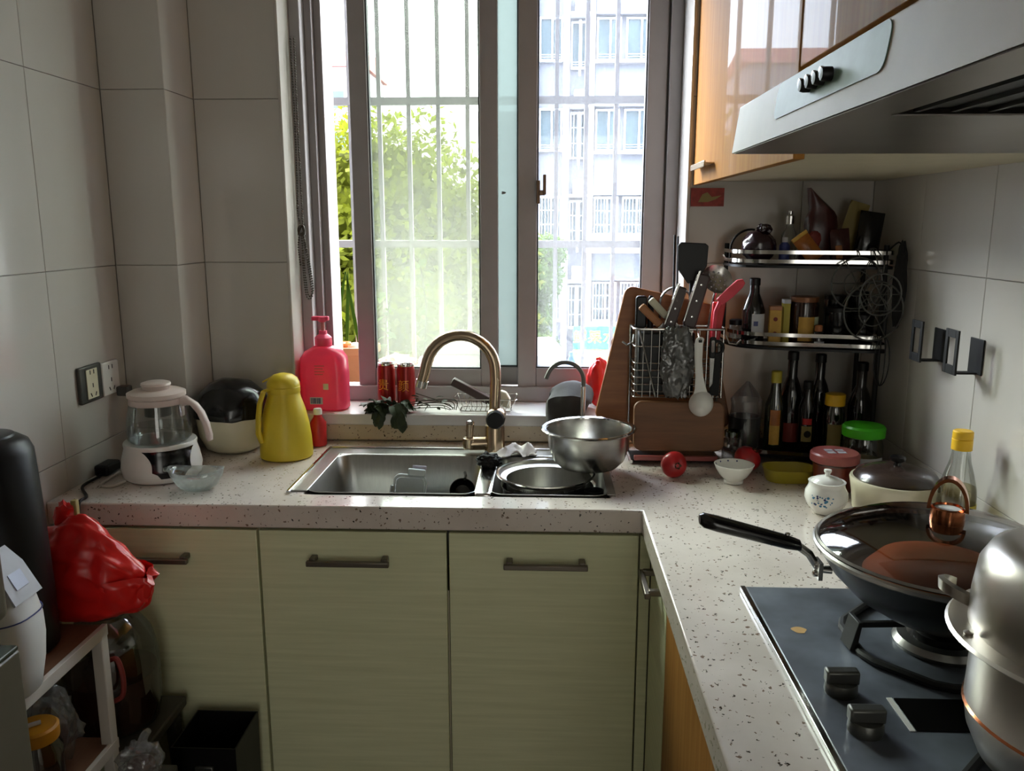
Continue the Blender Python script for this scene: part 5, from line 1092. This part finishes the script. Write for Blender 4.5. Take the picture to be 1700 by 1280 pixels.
MB().blob((-.045, .01, .200), (.020, .012, .030), 3, .35, 3, 8).build('bag_handle', 'redplastic', rbg)
MB().box((-.033, .010, .196), (-.022, .022, .232)).build('paper_slip', 'tanleaf', rbg, bevel=.002)
# lower level
gj = thing('glass_jar_keg', 'large clear glass keg with dark preserves on the low stool', 'jar', (-.905, 1.557, .3605))
MB().lathe([(0, .002), (.075, .002), (.086, .010), (.094, .05), (.094, .15), (.084, .20), (.062, .235), (.048, .246), (.048, .256)], 48, top=False).build('body', 'jarglass', gj)
MB().lathe([(0, .006), (.074, .006), (.088, .05), (.088, .12), (0, .12)], 40).build('contents', 'brownstuff', gj)
MB().lathe([(.050, .254), (.052, .258), (.052, .274), (.044, .280), (0, .280)], 32).build('lid', 'kick', gj)
stl = thing('low_stool', 'dark low stool carrying the glass keg', 'stool', (-.925, 1.557, 0))
MB().box((-.125, -.105, .338), (.125, .105, .360)).build('seat', 'kick', stl, bevel=.004)
for sx_ in (-1, 1):
    for sy_ in (-1, 1): MB().loft([[(sx_ * .112 - .012, sy_ * .09 - .012, 0), (sx_ * .112 + .012, sy_ * .09 - .012, 0), (sx_ * .112 + .012, sy_ * .09 + .012, 0), (sx_ * .112 - .012, sy_ * .09 + .012, 0)], [(sx_ * .10 - .012, sy_ * .08 - .012, .339), (sx_ * .10 + .012, sy_ * .08 - .012, .339), (sx_ * .10 + .012, sy_ * .08 + .012, .339), (sx_ * .10 - .012, sy_ * .08 + .012, .339)]]).build('leg', 'kick', stl)
cb_ = thing('black_crate', 'black storage crate on the floor beside the stool', 'crate', (-.705, 1.585, 0))
MB().shell([(.085, .002), (.092, .006), (.097, .33)], .004, 4, TR((0, 0, 0), (0, 0, R(45)))).build('body', 'black', cb_, smooth=False)
MB().box((-.02, -.074, .26), (.02, -.066, .29)).build('grip', 'aludark', cb_, bevel=.003)
yj = thing('yellow_lid_jar', 'glass jar with a yellow screw lid on the lower shelf board', 'jar', (-.880, 1.262, .4105))
MB().lathe([(0, .002), (.036, .002), (.040, .008), (.040, .090), (.033, .104), (.032, .112)], 36, top=False).build('body', 'jarglass', yj)
MB().lathe([(.036, .110), (.037, .114), (.037, .132), (.033, .136), (0, .136)], 36).build('lid', 'orange', yj)
MB().lathe([(0, .004), (.035, .004), (.038, .010), (.038, .07), (0, .07)], 30).build('contents', 'brownstuff', yj)
wst = MB().tube(smooth_path([(-.925, 1.205, .520), (-.912, 1.222, .543), (-.893, 1.246, .5502), (-.872, 1.266, .5502)], 5), .004, 8).build('white_strap', 'paper')
tag(wst, 'twisted white plastic strap lying over the yellow jar lid', 'strap')
def film_bag(name, label, c, r, seed, tail):
    o = thing(name, label, 'bag', c); q = MB().blob((0, 0, r[2]), r, 4, .32, 2.6, seed); q.v = [(x, y, max(0, z)) for x, y, z in q.v]; q.build('bag_film', 'film', o)
    MB().tube(smooth_path([(0, 0, 2 * r[2] - .01), (tail[0] * .5, tail[1] * .5, 2 * r[2] + tail[2] * .6), tail and (tail[0], tail[1], 2 * r[2] + tail[2])], 5), [.010 - .0004 * k for k in range(11)], 8).build('bag_knot', 'film', o)
    MB().blob((.0, .0, r[2] * .8), (r[0] * .6, r[1] * .6, r[2] * .6), 3, .25, 2, seed + 3).build('contents', 'brownstuff', o)
film_bag('clear_plastic_bag', 'knotted clear plastic bag behind the yellow-lidded jar', (-.915, 1.352, .4105), (.050, .042, .075), 3, (.02, -.01, .05))
film_bag('clear_plastic_bag', 'clear plastic bag with a twisted end on the dark box by the white leg', (-.762, 1.378, .3605), (.040, .034, .036), 6, (.02, 0, .03))
film_bag('clear_plastic_bag', 'flat clear plastic bag lying toward the wall on the lower shelf board', (-1.02, 1.23, .4105), (.045, .05, .055), 9, (.03, .01, .06))
bx2 = thing('cardboard_box', 'tall dark cardboard box under the clear bag on the floor', 'box', (-.762, 1.378, 0))
MB().box((-.048, -.045, 0), (.048, .045, .360)).build('carton_body', 'kick', bx2, bevel=.003)
MB().box((-.03, -.0465, .03), (.03, -.0455, .07)).build('carton_label', 'orange', bx2, smooth=False)
tag(MB().tube(smooth_path([(-.850, 1.455, .56), (-.832, 1.452, .565), (-.822, 1.450, .53), (-.826, 1.450, .49), (-.845, 1.452, .475)], 6), .005, 8).build('bag_handle_loop', 'redprint'), 'dull red loop handle of a bag behind the white leg', 'handle')
# refrigerator edge at the left
fr = thing('refrigerator', 'grey-brown two-door refrigerator beside the storage shelf', 'refrigerator', (XL, .42, 0))
MB().box((.003, .01, .02), (.342, .570, 1.55)).build('body', 'fridge', fr, bevel=.004)
MB().box((.345, .005, .885), (.385, .578, 1.55)).build('upper_door', 'fridge', fr, bevel=.014, seg=5)
MB().box((.345, .005, .03), (.389, .578, .838)).build('lower_door', 'fridge', fr, bevel=.003)
MB().box((.346, .006, .8385), (.3885, .577, .845)).build('door_trim', 'fridgetrim', fr, bevel=.002)
for x in (.05, .31): MB().box((x - .02, .03, 0), (x + .02, .07, .02)).box((x - .02, .51, 0), (x + .02, .55, .02)).build('foot', 'black', fr)

# ------------------------------------------------------------ outside the window: security cage with things on it
cg = thing('security_cage', 'galvanised security cage with a ledge outside the window', 'cage', (0, 0, 0))
GY = 2.95
xs = [-.78 + .1012 * k for k in range(15)]
for k, x in enumerate(xs): MB().box((x - .007, GY - .007, .87), (x + .007, GY + .007, 2.40)).build('upright_bar', 'bars', cg)
for z in (.875, 1.329, 1.810, 2.395): MB().box((-.79, GY - .0125, z - .0125), (.645, GY + .0125, z + .0125)).build('cross_bar', 'bars', cg)
for x in (-.79, .645):
    for z in (.875, 1.329, 1.810, 2.395): MB().box((x - .011, 2.60, z - .011), (x + .011, GY, z + .011)).build('return_bar', 'bars', cg)
    for y in (2.68, 2.77, 2.86): MB().box((x - .006, y - .006, .87), (x + .006, y + .006, 2.40)).build('upright_bar', 'bars', cg)
MB().box((-.79, 2.60, .855), (.645, GY, .862)).build('ledge_sheet', 'concrete', cg, smooth=False)
LZ = .8626
o = thing('flower_box', 'terracotta planter with eggshells and peel on the cage ledge', 'planter', (-.66, 2.70, LZ))
rings = [[(x, y, z) for x, y in rrect(-a_, -b_, a_, b_, .01)] for a_, b_, z in ((.085, .050, 0), (.095, .060, .115), (.100, .065, .116), (.100, .065, .140), (.092, .057, .140), (.090, .055, .120))]
MB().loft(rings).build('box_body', 'terracotta', o, ang=30)
MB().box((-.088, -.054, .105), (.088, .054, .122)).build('soil', 'brownstuff', o)
random.seed(11)
for k in range(10):
    M = TR((random.uniform(-.075, .08), random.uniform(-.045, .03), .130 + random.uniform(0, .016)), (random.uniform(-1, 1), random.uniform(-1, 1), random.uniform(0, 6)))
    MB().lathe([(.0, -.018), (.010, -.015), (.017, -.006), (.019, .006)], 16, M, top=False).build('shell_piece', 'shell' if k % 2 else 'shell2', o, solid=.0015)
for k in range(7):
    a = random.uniform(-.6, .6); x0 = random.uniform(-.08, .08)
    MB().loft([[(x0 + a * .12 * t - wd, .03 + .02 * t, .12 + .26 * t), (x0 + a * .12 * t + wd, .03 + .02 * t, .12 + .26 * t), (x0 + a * .12 * t + wd, .032 + .02 * t, .12 + .26 * t)] for t, wd in ((0, .004), (.4, .006), (.8, .004), (1, .001))]).build('grass_blade', 'leafgreen', o)
o = thing('pink_basin', 'pale pink plastic basin on the cage ledge', 'basin', (-.50, 2.73, LZ))
MB().shell([(.040, .0), (.046, .004), (.062, .085), (.066, .088)], .002, 36).build('body', 'pinkpot', o)
MB().blob((0, 0, .085), (.05, .05, .022), 3, .3, 3, 2).build('contents', 'shell', o)
o = thing('styrofoam_box', 'white styrofoam planter box on the cage ledge', 'box', (-.245, 2.70, LZ))
MB().box((-.115, -.08, 0), (.115, .08, .125)).build('box_body', 'foam', o, bevel=.006)
MB().box((-.120, -.085, .126), (.120, .085, .15)).build('box_rim', 'foam', o, bevel=.006)
for k in range(5): MB().box((-.08 + .035 * k, -.0815, .03), (-.07 + .035 * k, -.0802, .075 - .008 * (k % 2))).build('box_print', 'farwall', o, smooth=False)
q = MB().blob((-.402, 2.69, LZ + .0500), (.034, .045, .052), 4, .3, 2.4, 14); q.v = [(x, y, max(z, LZ)) for x, y, z in q.v]
tag(q.build('plastic_sack', 'film'), 'crumpled clear plastic sack on the cage ledge', 'bag')
o = thing('paint_bucket', 'white bucket with a conical lid on the cage ledge', 'bucket', (-.004, 2.70, LZ))
MB().lathe([(.050, .0), (.055, .003), (.063, .115)], 40).build('body', 'bucket', o)
MB().lathe([(.068, .113), (.068, .120), (.035, .160), (.030, .168), (0, .170)], 40).build('lid', 'bucket', o)
o = thing('blue_bottle', 'small striped blue bottle beside the white bucket on the cage ledge', 'bottle', (.085, 2.72, LZ))
MB().lathe([(.014, 0), (.015, .003), (.015, .09), (.008, .105), (.008, .12)], 20).build('body', 'cyanprint', o); MB().lathe([(.0155, .05), (.0155, .06)], 20).build('band', 'paper', o)
for k, (x, h_) in enumerate(((-.42, .42), (-.09, .34), (-.56, .30))):
    o = thing('potted_sapling', ('tall', 'short', 'leaning')[k] + ' leafy potted seedling on the cage ledge', 'plant', (x, 2.82, LZ))
    MB().shell([(.025, 0), (.028, .003), (.036, .07)], .002, 24).build('pot', 'terracotta', o); MB().lathe([(.033, .058), (.033, .060), (0, .061)], 20).build('soil', 'brownstuff', o)
    MB().tube([(0, 0, .05), (.01, 0, .05 + h_ * .5), (-.01 + .04 * (k == 2), 0, h_)], .003, 6).build('stem', 'stem', o)
    for q in range(16):
        z = .10 + (h_ - .08) * q / 16; L = random.uniform(.03, .055); lf = leaf_mesh(L, L * .3, L * .3); M = TR((.006, 0, z), (0, random.uniform(-.5, .4), q * 2.4)); lf.v = [tuple(M @ Vector(v)) for v in lf.v]; lf.build('leaf', 'leafgreen', o)

# street, far buildings, trees
gd = struct(MB().box((-70, 4, -5.1), (60, 110, -5.0)).build('ground', 'ground', smooth=False), 'grey street below the kitchen')
bld = thing('apartment_block', 'grey six-storey apartment block with barred windows across the street', 'building', (0, 30, -5))
MB().box((-.75, .35, 0), (11, 9, 18.5)).box((-.75, 0, 0), (-.35, .35, 18.5)).build('wall', 'facade', bld, smooth=False)
def awin(x0, x1, z0, z1, grille, lit=False):
    f_ = MB(); t = .055
    f_.box((x0, .22, z0), (x0 + t, .36, z1)).box((x1 - t, .22, z0), (x1, .36, z1)).box((x0 + t, .22, z0), (x1 - t, .36, z0 + t)).box((x0 + t, .22, z1 - t), (x1 - t, .36, z1)).box(((x0 * .45 + x1 * .55) - .03, .22, z0 + t), ((x0 * .45 + x1 * .55) + .03, .34, z1 - t))
    f_ = f_.build('window', 'farwhite', bld, smooth=False)
    MB().box((x0 + t, .30, z0 + t), (x1 - t, .345, z1 - t)).build('pane', 'farglass', f_, smooth=False)
    if grille:
        g = MB(); n_ = max(4, int((x1 - x0) / .11))
        for k in range(n_ + 1): x = x0 + (x1 - x0) * k / n_; g.box((x - .012, .05, z0 - .02), (x + .012, .075, z1))
        for z in (z0, z0 + (z1 - z0) * .33, z0 + (z1 - z0) * .67, z1): g.box((x0, .045, z - .014), (x1, .08, z + .014))
        g.build('grille', 'farbar', f_, smooth=False)
    else:
        g = MB()
        for z in (z0 + .06, z0 + .14, z0 + .22): g.box((x0, .12, z - .01), (x1, .14, z + .01))
        g.build('railing', 'farbar', f_, smooth=False)
for rep in range(2):
    ox = 4.55 * rep
    for x0, x1 in ((.52, .74), (1.42, 1.60), (4.0, 4.2)): MB().box((ox + x0, -.05, 0), (ox + x1, .35, 18.5)).build('pilaster', 'band', bld, smooth=False)
    for fl_ in range(6):
        zb = .05 + 2.99 * fl_ + .0   # sill height minus floor offset
        z0 = 2.90 + 2.99 * (fl_ - 0); z0 -= 0
        if z0 > 18: continue
        barred = z0 < 7
        awin(ox - .30, ox + .50, z0, z0 + 1.45, barred)
        awin(ox + .78, ox + 1.40, z0 - .25, z0 + 1.30, fl_ % 2 == 0 or barred)
        awin(ox + 1.66, ox + 2.50, z0, z0 + 1.42, barred); awin(ox + 2.66, ox + 3.62, z0, z0 + 1.42, barred)
        MB().box((ox + 1.62, .05, z0 - 1.50), (ox + 3.95, .35, z0 - .12)).build('spandrel', 'facade2', bld, smooth=False)
        MB().box((ox + 1.60, -.25, z0 - .12), (ox + 3.98, .35, z0 - .02)).build('ledge', 'band', bld, smooth=False)
        MB().box((ox + .76, -.30, z0 + 1.42), (ox + 1.42, .35, z0 + 1.50)).build('ledge', 'farwhite', bld, smooth=False)
        a_ = MB().box((ox + .90, -.28, z0 + 1.50), (ox + 1.28, .05, z0 + 2.00)).build('air_conditioner', 'farwhite', bld, bevel=.02)
        MB().lathe([(.17, 0), (.17, .02), (.05, .03), (0, .03)], 20, TR((ox + 1.06, -.28, z0 + 1.75), (R(90), 0, 0))).build('fan_grille', 'farbar', a_)
        MB().tube([(ox + 1.08, .0, z0 - .5), (ox + 1.08, .0, z0 + 1.3)], .04, 8).build('drain_pipe', 'farwhite', bld)
aw = MB().add([(1.3, -.9, 5.75 - .02), (3.9, -.9, 5.75 - .02), (3.9, .3, 6.05), (1.3, .3, 6.05), (1.3, -.9, 5.40), (3.9, -.9, 5.40)], [(0, 1, 2, 3), (0, 4, 5, 1)]).build('awning', 'farwhite', bld, smooth=False, solid=.03)
sg = thing('shop_sign', 'green shop sign with yellow characters on the apartment block', 'sign', (2.05, 28.9, -2.55))
MB().box((-1.10, 0, -.40), (2.2, .08, .42)).build('board', 'signgreen', sg, bevel=.01)
for k, ch in enumerate('鲜果水店'): lettering(ch, .50, 'signyellow', sg, (-.86 + .52 * k, -.012, .02), (R(90), 0, 0), name='lettering', depth=.01)
MB().box((-1.10, -.03, -.95), (2.2, .06, -.41)).build('lower_band', 'shell2', sg, smooth=False)
lo = thing('red_roof_house', 'distant pale house with a red tiled roof beyond the trees', 'house', (-18.5, 62, -3.6))
MB().box((-6, 0, -1.4), (5.2, 8, 16.0)).build('wall', 'farwall', lo, smooth=False)
MB().add([(-6.3, -.4, 16.0), (5.5, -.4, 16.0), (5.5, 8.4, 16.0), (-6.3, 8.4, 16.0), (-6.3, 2.5, 17.5), (5.5, 2.5, 17.5)], [(0, 1, 5, 4), (2, 3, 4, 5), (0, 4, 3), (1, 2, 5), (0, 3, 2, 1)]).build('roof', 'roof', lo, smooth=False)
for k in range(4):
    for z in (10.2, 13.0): f_ = MB().box((-5.4 + 2.6 * k, -.06, z), (-3.8 + 2.6 * k, .02, z + 1.5)).build('window', 'farwhite', lo, smooth=False); MB().box((-5.25 + 2.6 * k, -.10, z + .15), (-3.95 + 2.6 * k, -.05, z + 1.35)).build('pane', 'farglass', f_, smooth=False)
ro = thing('low_block', 'long low apartment roofline far behind the treetops', 'building', (-12, 85, -5))
MB().box((-10, 0, 0), (9, 10, 17.2)).build('wall', 'farwall', ro, smooth=False)
for k in range(5): MB().box((-9 + 3.6 * k, 2, 17.2), (-7.6 + 3.6 * k, 4, 18.4)).build('roof_tank', 'farwhite', ro, smooth=False)
def tree(name, label, base, blobs, n, size, m, trunk_h, seed):
    t = thing(name, label, 'tree', base); random.seed(seed)
    MB().tube(smooth_path([(0, 0, 0), (.1, 0, trunk_h * .5), (0, .1, trunk_h)], 4), [.22 - .012 * k for k in range(9)], 8).build('trunk', 'bark', t)
    vs = []; fs = []
    tot = sum(b[3] ** 2 for b in blobs)
    for cx_, cy_, cz_, r_ in blobs:
        for _ in range(int(n * r_ * r_ / tot)):
            d = Vector((random.gauss(0, 1), random.gauss(0, 1), random.gauss(0, 1))).normalized(); rr_ = r_ * (.58 + .47 * random.random()) * (1 + .16 * noise.noise(d * 3 + Vector((cx_, cy_, cz_))))
            p = Vector((cx_, cy_, cz_)) + d * rr_; s_ = size * random.uniform(.6, 1.4)
            a = Vector((random.gauss(0, 1), random.gauss(0, 1), random.gauss(0, 1))).normalized(); b = a.cross(d); b = b.normalized() if b.length > .1 else a.orthogonal().normalized()
            k = len(vs); vs += [p + a * s_, p + b * s_ * .5, p - a * s_, p - b * s_ * .5]; fs.append((k, k + 1, k + 2, k + 3))
    o = MB().add(vs, fs).build('foliage', m, t, smooth=False); o['kind'] = 'stuff'
    for cx_, cy_, cz_, r_ in blobs: pass
    MB_in = MB()
    for k, (cx_, cy_, cz_, r_) in enumerate(blobs): MB_in.blob((cx_, cy_, cz_), (r_ * .66, r_ * .66, r_ * .66), 3, .3, 2.5, k)
    q = MB_in.build('inner_foliage', m, t); q['kind'] = 'stuff'
tree('street_tree', 'broad yellow-green tree crown filling the view by the sash', (-2.95, 15, -5), [(0, 0, 6.4, 2.0), (-1.5, .3, 6.3, 1.9), (1.2, .3, 5.6, 1.6), (.3, -.8, 4.6, 2.0), (-1.6, -.8, 4.2, 2.0), (1.5, -.3, 3.9, 1.5), (-.4, -1.2, 2.6, 2.0), (1.3, -.6, 2.3, 1.5), (-2.9, .2, 5.2, 1.8)], 52000, .085, 'leafbright', 5.0, 2)
tree('street_tree', 'smaller fresh green tree between the sash and the apartment block', (-.10, 21, -5), [(-.1, 0, 5.0, .62), (.15, .1, 5.7, .45), (-.3, .2, 4.1, .62), (-.1, 0, 3.2, .6)], 9000, .06, 'leafgreen', 3.4, 5)
tree('street_tree', 'low dense green tree near the cage planters', (-2.3, 9, -5), [(0, 0, 3.7, 1.3), (-1.1, .2, 3.9, 1.3), (1.0, .2, 3.3, 1.0)], 16000, .06, 'leafgreen', 2.6, 8)
